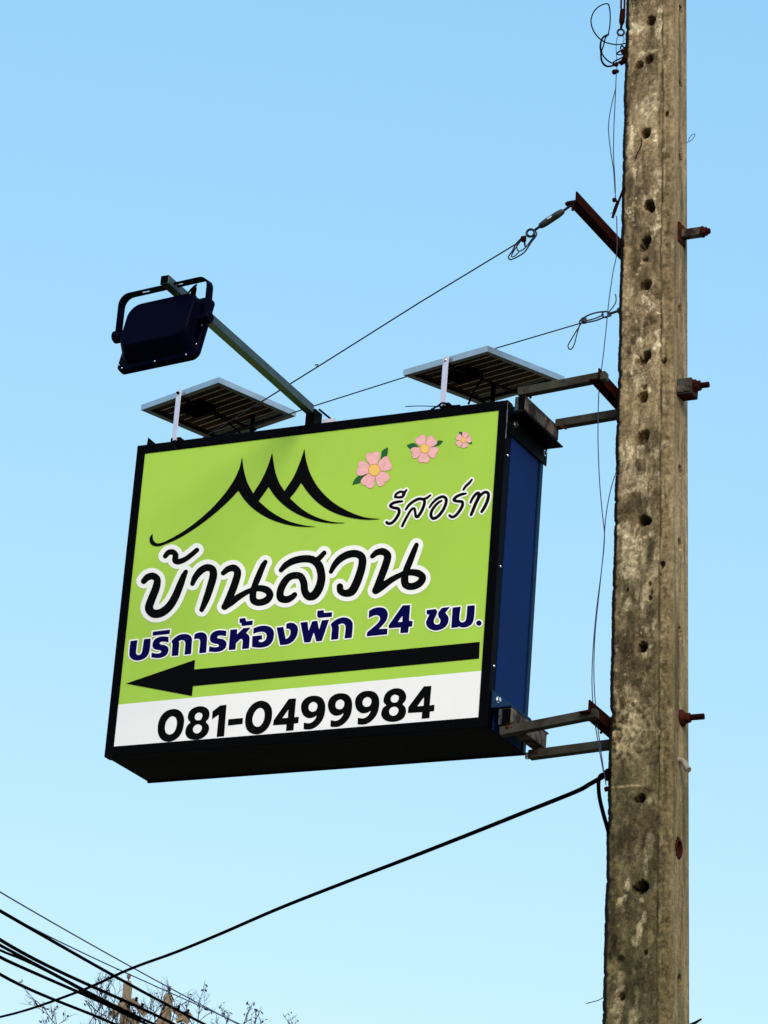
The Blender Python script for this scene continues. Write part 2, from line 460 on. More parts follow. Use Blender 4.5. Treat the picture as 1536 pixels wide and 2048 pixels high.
class Shape:
    """signed distance field on a grid in photo pixels, negative inside"""
    def __init__(self, items, pad):
        lo = np.array([1e9, 1e9]); hi = -lo
        for kind, P, Rr in items:
            pp = np.concatenate(P) if kind == 'poly' else P
            r = 0 if kind == 'poly' else max(Rr)
            lo = np.minimum(lo, pp.min(0) - r); hi = np.maximum(hi, pp.max(0) + r)
        lo -= pad; hi += pad
        self.xs = np.arange(lo[0], hi[0] + STEP, STEP); self.ys = np.arange(lo[1], hi[1] + STEP, STEP)
        D = np.full((len(self.ys), len(self.xs)), 1e3)
        for kind, P, Rr in items:
            pp = np.concatenate(P) if kind == 'poly' else P
            r = (0 if kind == 'poly' else max(Rr)) + pad
            i0 = max(0, int((pp[:, 0].min() - r - lo[0]) / STEP)); i1 = int((pp[:, 0].max() + r - lo[0]) / STEP) + 2
            j0 = max(0, int((pp[:, 1].min() - r - lo[1]) / STEP)); j1 = int((pp[:, 1].max() + r - lo[1]) / STEP) + 2
            X, Y = np.meshgrid(self.xs[i0:i1], self.ys[j0:j1])
            d = np.full(X.shape, 1e3)
            if kind == 'poly':
                ins = np.zeros(X.shape, bool)
                for c in P:
                    for k in range(len(c)):
                        A, Bq = c[k], c[(k + 1) % len(c)]
                        dd, _ = seg_dist(X, Y, A, Bq)
                        d = np.minimum(d, dd)
                        if A[1] != Bq[1]:
                            cr = ((A[1] > Y) != (Bq[1] > Y)) & (X < (Bq[0] - A[0]) * (Y - A[1]) / (Bq[1] - A[1]) + A[0])
                            ins ^= cr
                d = np.where(ins, -d, d)
            else:
                for k in range(len(P) - 1):
                    dd, tt = seg_dist(X, Y, P[k], P[k + 1])
                    d = np.minimum(d, dd - (Rr[k] + (Rr[k + 1] - Rr[k]) * tt))
            D[j0:j1, i0:i1] = np.minimum(D[j0:j1, i0:i1], d)
        self.D = D

    def fill(self, off, put, mi=0):
        """fill the region D < off; put(list of px polygons, mi)"""
        D = self.D - off; xs, ys = self.xs, self.ys
        I = D < 0
        full = I[:-1, :-1] & I[1:, :-1] & I[:-1, 1:] & I[1:, 1:]
        anyc = I[:-1, :-1] | I[1:, :-1] | I[:-1, 1:] | I[1:, 1:]
        polys = []
        for j in range(full.shape[0]):
            row = full[j]; i = 0
            idx = np.flatnonzero(np.diff(np.concatenate(([0], row.view(np.int8), [0]))))
            for a, b in zip(idx[::2], idx[1::2]):
                polys.append([(xs[a], ys[j]), (xs[b], ys[j]), (xs[b], ys[j + 1]), (xs[a], ys[j + 1])])
        for j, i in zip(*np.nonzero(anyc & ~full)):
            cs = [(i, j), (i + 1, j), (i + 1, j + 1), (i, j + 1)]
            q = []
            for k in range(4):
                a, b = cs[k], cs[(k + 1) % 4]
                da, db = D[a[1], a[0]], D[b[1], b[0]]
                if da < 0:
                    q.append((xs[a[0]], ys[a[1]]))
                if (da < 0) != (db < 0):
                    t = da / (da - db)
                    q.append((xs[a[0]] + (xs[b[0]] - xs[a[0]]) * t, ys[a[1]] + (ys[b[1]] - ys[a[1]]) * t))
            if len(q) >= 3:
                polys.append(q)
        put(polys, mi)

def putter(mb, y):
    cache = {}
    def put(polys, mi):
        for q in polys:
            vs = [at(p[0], p[1], 1, y) for p in q]
            mb.add(vs, [tuple(range(len(vs)))], mi)
    return put

def tr(o, s):
    def f(pts):
        return [(o[0] + p[0] / s, o[1] + p[1] / s, *p[2:]) for p in pts]
    return f
def stroke(T, s, pts):
    """pts (x, y, r) in zoomed units; -> smooth capsule chain in px"""
    P = np.array(T([(p[0], p[1]) for p in pts])); Rr = [p[2] / s for p in pts]
    sm = catmull([tuple(p) for p in P], closed=False, n=6)
    rr = []
    for i in range(len(Rr) - 1):
        for k in range(6):
            rr.append(lerp(Rr[i], Rr[i + 1], k / 6))
    rr.append(Rr[-1])
    return ('stroke', sm, rr)
def poly(T, *conts):
    return ('poly', [catmull(T(c)) for c in conts], None)

YF = 0.0                                    # front plane of the sign
W_, H_, D_ = 1.2, 0.9615, 0.2524            # sign size
sign = thing('sign_box', (0.6, D_ / 2, Z0), 'green and white box sign with Thai lettering and a long black arrow, beside the pole', 'sign')

# face panel (green sheet) and its printed marks
PX_IN = [(290, 908), (998, 820.5), (957.5, 1434.5), (228.5, 1493.5)]
fp = MB()
b_in = 0.0279; b_lo = 0.0302
fp.box((W_ / 2, 0.004, Z0 + (b_lo + H_ - b_in) / 2), (W_ - 2 * b_in) / 2 + 0.004, 0.004, (H_ - b_in - b_lo) / 2 + 0.004)
face = fp.build('face_panel', M['green'], sign)
mb = MB()
band = [(230, 1409.8), (970, 1340.8), (962, 1440), (222, 1500)]
quad = [at(x, y, 1, YF - 0.0006) for x, y in band]
x0, x1, zlo = b_in, W_ - b_in, Z0 + b_lo
zt0 = lerp(quad[0].z, quad[1].z, (x0 - quad[0].x) / (quad[1].x - quad[0].x)); zt1 = lerp(quad[0].z, quad[1].z, (x1 - quad[0].x) / (quad[1].x - quad[0].x))
mb.add([(x0, YF - 0.0006, zlo), (x1, YF - 0.0006, zlo), (x1, YF - 0.0006, zt1), (x0, YF - 0.0006, zt0)], [(0, 1, 2, 3)])
mb.build('phone_band', M['white'], face)

YW, YB = YF - 0.0009, YF - 0.0013           # white outline layer, ink layer

# --- big handwritten name
A = tr((260, 1040), 3.84); Bz = tr((520, 1060), 4.26667)
name_items = [
    stroke(A, 3.84, [(270, 278, 18), (295, 250, 21), (328, 246, 22), (350, 268, 22), (348, 310, 24), (370, 320, 22), (420, 303, 20), (465, 272, 19), (514, 230, 18)]),
    stroke(A, 3.84, [(105, 470, 22), (135, 440, 26), (175, 430, 27), (208, 455, 27), (200, 520, 30), (165, 610, 31), (146, 680, 32), (180, 718, 33), (240, 712, 32), (300, 665, 31), (345, 595, 30), (385, 500, 28), (412, 430, 23), (429, 397, 17)]),
    stroke(A, 3.84, [(479, 490, 17), (498, 445, 23), (540, 392, 27), (590, 365, 27), (632, 378, 28), (640, 425, 30), (618, 510, 29), (588, 600, 27), (560, 668, 21), (550, 690, 18)]),
    stroke(A, 3.84, [(716, 407, 19), (755, 376, 24), (800, 369, 27), (826, 400, 28), (808, 480, 29), (772, 575, 29), (735, 655, 27), (725, 668, 23), (775, 632, 28), (850, 580, 23), (920, 543, 19), (990, 524, 24), (1050, 538, 28), (1075, 572, 27), (1050, 615, 27), (990, 634, 26), (950, 618, 27), (944, 570, 26), (958, 505, 24), (988, 430, 25), (1022, 350, 22), (1040, 322, 17)]),
    stroke(A, 3.84, [(1160, 385, 18), (1195, 348, 24), (1255, 314, 27), (1330, 298, 28), (1400, 305, 30), (1448, 345, 32), (1468, 410, 31), (1468, 465, 32), (1448, 530, 33), (1410, 580, 33), (1368, 585, 30), (1342, 545, 28), (1335, 485, 28), (1312, 435, 27), (1270, 425, 27), (1220, 440, 27), (1178, 490, 28), (1153, 555, 28), (1160, 600, 30), (1205, 610, 27), (1245, 592, 23), (1265, 573, 20)]),
    stroke(A, 3.84, [(1425, 315, 22), (1458, 288, 20), (1492, 252, 18)]),
    stroke(Bz, 4.26667, [(605, 356, 18), (635, 300, 25), (685, 245, 30), (750, 210, 32), (820, 202, 32), (868, 230, 33), (873, 290, 34), (850, 380, 35), (815, 470, 36), (780, 525, 36), (730, 540, 30), (688, 520, 29), (682, 482, 28)]),
    stroke(Bz, 4.26667, [(958, 224, 20), (995, 193, 26), (1048, 184, 31), (1088, 215, 32), (1076, 285, 32), (1040, 385, 32), (1000, 490, 32), (985, 520, 28), (1035, 487, 30), (1110, 432, 26), (1190, 388, 22), (1270, 362, 27), (1350, 370, 31), (1388, 405, 30), (1360, 455, 31), (1295, 482, 30), (1245, 468, 32), (1234, 420, 33), (1246, 350, 28), (1278, 270, 28), (1318, 170, 24), (1336, 126, 19)]),
]
sh = Shape(name_items, 14)
mb = MB(); sh.fill(9.0, putter(mb, YW), 0); sh.fill(0, putter(mb, YB), 1)
mb.build('name_lettering', [M['print_white'], M['print_black']], face, 'large black handwritten Thai letters with thick white outline')

# --- small handwritten word
E_ = tr((680, 840), 4.8)
res_items = [
    stroke(E_, 4.8, [(528, 738, 12), (540, 710, 12), (585, 688, 12), (618, 700, 13), (600, 735, 13), (565, 742, 12), (528, 738, 12)]),
    stroke(E_, 4.8, [(606, 712, 12), (625, 690, 12), (638, 672, 10)]),
    stroke(E_, 4.8, [(597, 780, 11), (555, 785, 14), (505, 800, 14), (483, 826, 14), (515, 842, 14), (560, 852, 15), (568, 885, 15), (545, 935, 15), (505, 982, 14), (470, 995, 14), (448, 983, 15)]),
    stroke(E_, 4.8, [(632, 858, 11), (660, 818, 13), (710, 778, 14), (765, 756, 14), (808, 768, 14), (808, 810, 15), (780, 880, 15), (745, 928, 15), (728, 925, 13), (722, 885, 13), (712, 848, 12), (685, 860, 12), (650, 915, 13), (620, 970, 14), (597, 1018, 13)]),
    stroke(E_, 4.8, [(800, 762, 12), (838, 745, 12), (867, 722, 10)]),
    stroke(E_, 4.8, [(860, 838, 10), (885, 800, 12), (930, 758, 13), (985, 735, 14), (1018, 755, 15), (1015, 805, 15), (985, 870, 15), (940, 925, 15), (895, 945, 15), (873, 918, 15), (882, 870, 14), (918, 818, 13), (955, 785, 12), (975, 776, 10)]),
    stroke(E_, 4.8, [(1208, 705, 10), (1165, 714, 14), (1115, 738, 14), (1093, 768, 14), (1130, 780, 14), (1172, 785, 15), (1176, 818, 15), (1150, 868, 15), (1112, 915, 14), (1078, 932, 14), (1052, 917, 13)]),
    stroke(E_, 4.8, [(1185, 668, 11), (1208, 635, 13), (1243, 602, 13), (1266, 572, 10)]),
    stroke(E_, 4.8, [(1253, 792, 11), (1272, 752, 13), (1310, 706, 14), (1332, 702, 15), (1330, 740, 16), (1303, 800, 16), (1275, 870, 16), (1258, 910, 14)]),
    stroke(E_, 4.8, [(1316, 780, 13), (1345, 728, 14), (1392, 692, 14), (1424, 706, 15), (1418, 765, 16), (1388, 835, 16), (1360, 880, 14)]),
]
sh = Shape(res_items, 8)
mb = MB(); sh.fill(3.3, putter(mb, YW), 0); sh.fill(0, putter(mb, YB), 1)
mb.build('small_lettering', [M['print_white'], M['print_black']], face, 'small black handwritten Thai word at the upper right of the sign')

# --- blue service line
c = 'c'
C1 = tr((250, 1240), 9.6); C2 = tr((400, 1220), 9.6); C3 = tr((540, 1210), 8.5333); C4 = tr((720, 1190), 5.9077)
def circ(cx, cy, rx, ry, n=16):
    return [(cx + rx * math.cos(2 * math.pi * k / n), cy + ry * math.sin(2 * math.pi * k / n)) for k in range(n)]
blue_items = [
    poly(C1, [(105, 405, c), (240, 385, c), (213, 600), (217, 648), (255, 672), (300, 656), (328, 605), (365, 368, c), (492, 355, c), (476, 560), (440, 668), (365, 742), (250, 776), (150, 758), (92, 700), (82, 630)]),
    poly(C1, [(838, 325, c), (833, 430, c), (760, 415), (690, 420), (662, 445), (690, 470), (770, 485), (830, 530), (833, 595), (800, 665), (735, 708), (640, 730), (505, 718, c), (512, 625, c), (590, 643), (670, 636), (697, 605), (670, 580), (600, 568), (545, 540), (527, 485), (542, 415), (595, 352), (680, 320), (760, 316)]),
    poly(C1, [(535, 225, c), (865, 185, c), (857, 265, c), (530, 300, c)]),
    poly(C1, [(893, 405, c), (960, 335), (1050, 282), (1150, 268), (1240, 292), (1285, 355), (1284, 430), (1268, 650, c), (1142, 665, c), (1158, 450), (1145, 402), (1105, 385), (1060, 390), (1030, 412, c), (1043, 440, c), (1022, 680, c), (895, 692, c), (913, 465, c)]),
    poly(C2, [(-105, 467, c), (-40, 437), (40, 428), (110, 462), (135, 530), (130, 640), (118, 818, c), (-18, 830, c), (3, 610), (-12, 560), (-55, 548), (-112, 564, c)]),
    poly(C2, [(508, 402, c), (500, 502, c), (430, 490), (360, 492), (328, 520), (355, 545), (440, 560), (500, 610), (508, 670), (480, 735), (410, 785), (310, 805), (170, 798, c), (180, 695, c), (260, 713), (340, 708), (366, 683), (340, 655), (270, 640), (210, 612), (190, 555), (205, 480), (260, 420), (340, 393), (430, 390)]),
    poly(C2, [(582, 380, c), (715, 365, c), (708, 470, c), (835, 348, c), (972, 335, c), (885, 440, c), (942, 495), (952, 560), (938, 738, c), (808, 748, c), (820, 590), (808, 560), (780, 555), (690, 640, c), (683, 758, c), (550, 770, c)]),
    poly(C2, [(762, 162, c), (870, 152, c), (885, 215, c), (1015, 203, c), (1008, 285, c), (800, 308, c), (795, 245, c), (758, 252, c)]),
    poly(C2, [(1028, 350, c), (1130, 312), (1240, 300), (1350, 328), (1412, 400), (1418, 500), (1385, 610), (1300, 690), (1160, 722), (998, 710, c), (1005, 502, c), (1190, 483, c), (1193, 565, c), (1145, 570), (1125, 590), (1145, 612), (1205, 610), (1262, 565), (1280, 495), (1260, 440), (1200, 417), (1120, 425), (1022, 455, c)]),
    poly(C3, [(113, 385, c), (228, 373, c), (268, 580, c), (312, 555), (345, 500), (350, 440), (325, 408), (275, 402, c), (280, 320, c), (340, 303), (410, 312), (463, 360), (478, 435), (453, 535), (390, 620), (300, 670), (172, 682, c)]),
    poly(C3, [(520, 300, c), (640, 285, c), (658, 445, c), (720, 278, c), (808, 268, c), (838, 425, c), (885, 262, c), (1008, 248, c), (885, 612, c), (790, 622, c), (748, 465, c), (690, 632, c), (585, 640, c)]),
    poly(C3, [(812, 97, c), (918, 87, c), (920, 135, c), (1060, 122, c), (1055, 200, c), (835, 220, c), (805, 195, c), (805, 150, c)]),
    poly(C3, [(1035, 325, c), (1110, 260), (1190, 222), (1270, 210), (1350, 232), (1403, 290), (1412, 365), (1395, 558, c), (1272, 570, c), (1290, 380), (1275, 332), (1235, 315), (1190, 325), (1163, 345, c), (1178, 375, c), (1163, 580, c), (1042, 595, c), (1058, 395, c)]),
    poly(C4, [(108, 185, c), (170, 155), (240, 145), (300, 165), (328, 220), (315, 290), (275, 348), (222, 402, c), (325, 397, c), (320, 465, c), (78, 488, c), (85, 440, c), (150, 385), (215, 325), (238, 280), (222, 245), (180, 238), (103, 272, c)]),
    poly(C4, [(338, 393, c), (340, 355, c), (505, 122, c), (593, 118, c), (580, 303, c), (622, 308, c), (615, 372, c), (575, 375, c), (568, 445, c), (475, 450, c), (482, 382, c)], [(446, 320, c), (502, 243, c), (500, 317, c)]),
    poly(C4, [(787, 178, c), (895, 165, c), (912, 195), (895, 250), (872, 300), (880, 338), (910, 350), (942, 335), (950, 295), (926, 250), (928, 205), (968, 152, c), (1062, 140, c), (1008, 210, c), (1045, 265), (1040, 325), (1005, 378), (940, 412), (870, 416), (805, 385), (780, 330), (795, 280), (820, 232, c), (788, 226, c)]),
    poly(C4, [(1095, 148, c), (1190, 137, c), (1173, 285), (1190, 318), (1225, 320), (1252, 290), (1268, 128, c), (1357, 120, c), (1345, 280), (1318, 345), (1260, 378), (1205, 383), (1165, 368, c), (1162, 380, c), (1078, 390, c)]),
    poly(C4, circ(1405, 332, 32, 31)),
]
sh = Shape(blue_items, 7)
mb = MB(); sh.fill(2.8, putter(mb, YW), 0); sh.fill(0.1, putter(mb, YB), 1)
mb.build('service_lettering', [M['print_white'], M['print_blue']], face, 'bold dark blue Thai line ending in 24, white outlined')

# --- phone number
D1 = tr((280, 1360), 4.8); D2 = tr((560, 1350), 4.5176)
def nine(dx, dy):
    o = [(190, 290), (207, 235), (255, 197), (320, 187), (375, 205), (405, 255), (407, 325), (388, 395), (345, 452), (290, 486), (230, 491), (213, 486, c), (216, 430, c), (262, 436), (300, 418), (325, 385), (333, 363, c), (300, 383), (250, 387), (207, 355)]
    i = [(257, 290), (270, 258), (303, 241), (335, 260), (338, 290), (322, 322), (290, 332), (264, 318)]
    return poly(D2, [(p[0] + dx, p[1] + dy, *p[2:]) for p in o], [(p[0] + dx, p[1] + dy) for p in i])
num_items = [
    poly(D1, [(170, 460), (188, 375), (240, 307), (320, 278), (385, 297), (421, 360), (418, 440), (393, 515), (345, 567), (280, 592), (218, 578), (180, 530)], [(238, 460), (255, 392), (300, 348), (340, 358), (355, 405), (347, 458), (325, 502), (285, 524), (250, 507)]),
    poly(D1, [(460, 345), (482, 293), (540, 258), (605, 254), (652, 280), (667, 325), (656, 372), (633, 400), (656, 430), (663, 470), (640, 522), (590, 560), (530, 572), (468, 560), (438, 520), (440, 470), (458, 432), (483, 407), (465, 382)], [(525, 355), (537, 325), (568, 310), (597, 325), (598, 352), (583, 380), (555, 388), (532, 378)], [(508, 470), (525, 437), (560, 424), (591, 440), (593, 470), (575, 500), (545, 513), (516, 500)]),
    poly(D1, [(697, 300, c), (770, 245, c), (830, 237, c), (807, 540, c), (736, 546, c), (757, 330, c), (691, 377, c)]),
    poly(D1, [(848, 377, c), (988, 364, c), (984, 421, c), (844, 437, c)]),
    poly(D1, [(1010, 390), (1025, 312), (1075, 237), (1150, 200), (1215, 212), (1258, 260), (1268, 330), (1250, 418), (1200, 488), (1130, 520), (1060, 506), (1020, 460)], [(1078, 390), (1093, 322), (1130, 274), (1165, 268), (1191, 293), (1197, 345), (1182, 402), (1145, 446), (1100, 440)]),
    poly(D1, [(1277, 434, c), (1284, 385, c), (1428, 182, c), (1498, 176, c), (1482, 358, c), (1525, 352, c), (1520, 412, c), (1478, 417, c), (1473, 482, c), (1402, 488, c), (1407, 425, c)], [(1364, 368, c), (1425, 280, c), (1420, 362, c)]),
    nine(0, 0), nine(243, -22), nine(488, -44),
    poly(D2, [(935, 222), (957, 165), (1010, 128), (1070, 120), (1118, 142), (1140, 188), (1132, 232), (1108, 263), (1132, 292), (1138, 337), (1115, 387), (1065, 415), (1000, 422), (943, 403), (917, 365), (918, 325), (935, 292), (960, 273), (940, 250)], [(1000, 215), (1014, 186), (1042, 176), (1071, 190), (1073, 215), (1058, 242), (1030, 250), (1007, 240)], [(986, 325), (1002, 296), (1035, 284), (1066, 299), (1070, 327), (1052, 358), (1020, 369), (993, 355)]),
    poly(D2, [(1156, 342, c), (1160, 290, c), (1300, 103, c), (1368, 98, c), (1352, 275, c), (1396, 268, c), (1392, 325, c), (1354, 329, c), (1350, 388, c), (1280, 395, c), (1284, 335, c)], [(1238, 284, c), (1302, 197, c), (1298, 278, c)]),
]
sh = Shape(num_items, 3)
mb = MB(); sh.fill(0.1, putter(mb, YB), 0)
mb.build('phone_number', M['print_black'], face, 'black phone number 081-0499984')

# --- arrow
mb = MB()
arrow = [(252, 1367), (390, 1319.5), (388.5, 1338.8), (959.5, 1283.6), (958.2, 1316.8), (386, 1372), (384, 1391.7)]
mb.add([at(x, y, 1, YB) for x, y in arrow], [(0, 1, 2, 5, 6), (2, 3, 4, 5)])
mb.build('arrow', M['print_black'], face, 'long black arrow pointing left')

# --- mountain emblem
Fz = tr((280, 880), 3.072)
em = [(627, 105, c), (610, 175), (572, 255), (512, 340), (440, 420), (350, 500), (260, 565), (180, 610), (130, 632), (100, 633), (82, 615), (76, 575, c), (60, 600), (60, 625), (75, 645), (110, 652), (150, 641), (240, 602), (330, 547), (420, 482), (500, 415), (560, 358), (604, 310, c),
      (645, 370), (705, 428), (785, 478), (880, 513), (980, 531), (1085, 533, c), (1000, 522), (900, 493), (805, 440), (728, 375, c), (760, 330), (790, 287, c), (830, 345), (895, 408), (980, 460), (1080, 496), (1180, 511), (1275, 509, c), (1180, 502), (1085, 474), (1000, 428), (920, 357, c), (955, 315), (990, 262, c),
      (1035, 325), (1100, 390), (1185, 442), (1290, 476), (1395, 489), (1482, 485, c), (1380, 474), (1280, 438), (1180, 378), (1100, 298), (1050, 215), (1023, 135), (1010, 55, c), (985, 130), (942, 230), (887, 313, c), (855, 262), (830, 190), (812, 78, c), (785, 162), (747, 245), (695, 328, c), (660, 262), (638, 185)]
sh = Shape([poly(Fz, em)], 3)
mb = MB(); sh.fill(0.1, putter(mb, YB), 0)
mb.build('mountain_emblem', M['print_black'], face, 'black brush emblem of three peaks')

# --- three pink flowers
def flower(cx, cy, s, dirs, leaves, lab):
    mb = MB()
    R = 1.0
    lv = Shape([poly(E_, l) for l in leaves], 2); lv.fill(0, putter(mb, YF - 0.0007), 3)
    pets = []
    for d in dirs:
        pts = []
        for (r, a) in ((34, -36), (80, -33), (125, -31), (160, -27), (182, -17), (176, -5), (167, 2), (180, 10), (172, 24), (130, 31), (80, 33), (34, 36)):
            an = math.radians(d + a)
            x, y = r * math.cos(an), r * math.sin(an)
            pts.append((cx + s * (x * 0.95 + y * 0.02), cy + s * (y * 0.98 - x * 0.10)))
        pets.append(pts)
    ps = Shape([poly(E_, p) for p in pets], 2)
    ps.fill(0.12, putter(mb, YW), 1)
    ps2 = Shape([poly(E_, [(cx + (q[0] - cx) * 1.0, cy + (q[1] - cy) * 1.0) for q in p]) for p in pets], 2)
    ps2.fill(-0.22, putter(mb, YW - 0.0003), 0)
    disc = Shape([poly(E_, circ(cx, cy, 58 * s, 60 * s))], 2)
    disc.fill(0, putter(mb, YB - 0.0002), 4); disc.fill(-1.2 * max(s, .5), putter(mb, YB - 0.0005), 2)
    mb.build('flower', [M['pink'], M['pink_line'], M['yellow'], M['leaf_print'], M['orange']], face, lab)
flower(330, 480, 1.0, (-95, -22, 50, 121, 193), [[(385, 405, c), (395, 345), (405, 295), (462, 260, c), (455, 330), (430, 370)], [(115, 624, c), (140, 570), (190, 530), (262, 520, c), (225, 560), (190, 606, c)]], 'largest pink flower with two leaves')
flower(812, 275, 0.78, (-112, -42, 27, 96, 163), [[(638, 243, c), (690, 222), (720, 225), (758, 260, c), (710, 268), (672, 276)], [(882, 255, c), (915, 220), (945, 196), (992, 200, c), (960, 238), (925, 252)]], 'middle-sized pink flower with two leaves')
flower(1185, 192, 0.45, (-70, 0, 75, 145, 215), [[(1140, 112, c), (1172, 118), (1172, 152, c), (1148, 147)], [(1222, 212, c), (1265, 208, c), (1268, 232, c), (1240, 228)]], 'smallest pink flower in the upper right corner')

# --- box: frame, case, side sheet
mb = MB()
fy0, fy1 = -0.003, 0.030
def fbar(xa, xb, za, zb):
    mb.box(((xa + xb) / 2, (fy0 + fy1) / 2, Z0 + (za + zb) / 2), (xb - xa) / 2, (fy1 - fy0) / 2, (zb - za) / 2, 0, bev=0.0012)
fbar(0, b_in, 0, H_); fbar(W_ - b_in, W_, 0, H_)
fbar(b_in, W_ - b_in, H_ - b_in, H_); fbar(b_in, W_ - b_in, 0, b_lo)
mb.build('front_frame', M['black_paint'], sign)
mb = MB()
mb.box((W_ / 2, (0.009 + D_) / 2, Z0 + H_ / 2), W_ / 2 - 0.002, (D_ - 0.009) / 2, H_ / 2 - 0.002, 0, bev=0.001)
# folded lips of the case along its lower back edge
mb.box((W_ / 2, D_ - 0.004, Z0 + 0.004), W_ / 2, 0.0045, 0.0045, 0)
mb.build('case', M['black_paint'], sign)
mb = MB()
mb.box((W_ - 0.001, 0.128, Z0 + H_ / 2), 0.0016, 0.0925, H_ / 2 - 0.004, 0)
mb.build('side_panel', M['navy'], sign)
mb = MB()
mb.box((W_ + 0.0005, 0.238, Z0 + H_ / 2), 0.003, 0.0095, H_ / 2 - 0.002, 0)
mb.build('corner_trim', M['navy_lip'], sign)
for zz in (0.18, 0.47, 0.80):
    mb = MB(); mb.lathe((W_, 0.016, Z0 + zz), (1, 0, 0), [(-0.001, 0.004), (0.002, 0.004), (0.003, 0.002)], 10)
    mb.build('screw', M['screw'], sign)
# bright scratched paint along the front right arris
mb = MB()
rng = random.Random(4)
zz = 0.955
mb.tube([(W_ + rng.uniform(-.0006, .0004), -0.0028, Z0 + zz - 0.01 * k) for k in range(12)], [rng.uniform(.0004, .0013) for k in range(12)], 5)
mb.build('scratched_edge', M['edge_wear'], sign)
mb = MB()                                   # pointed tab standing on the top left corner
p = at(300, 893, 1, 0.02)
mb.add([(p.x, 0.0, Z0 + H_ - 0.003), (p.x + 0.035, 0.0, Z0 + H_ - 0.003), (p.x + 0.003, 0.0, Z0 + H_ + 0.024),
        (p.x, 0.004, Z0 + H_ - 0.003), (p.x + 0.035, 0.004, Z0 + H_ - 0.003), (p.x + 0.003, 0.004, Z0 + H_ + 0.024)],
       [(0, 1, 2), (5, 4, 3), (0, 3, 4, 1), (1, 4, 5, 2), (2, 5, 3, 0)])
mb.build('corner_tab', M['black_paint'], sign)

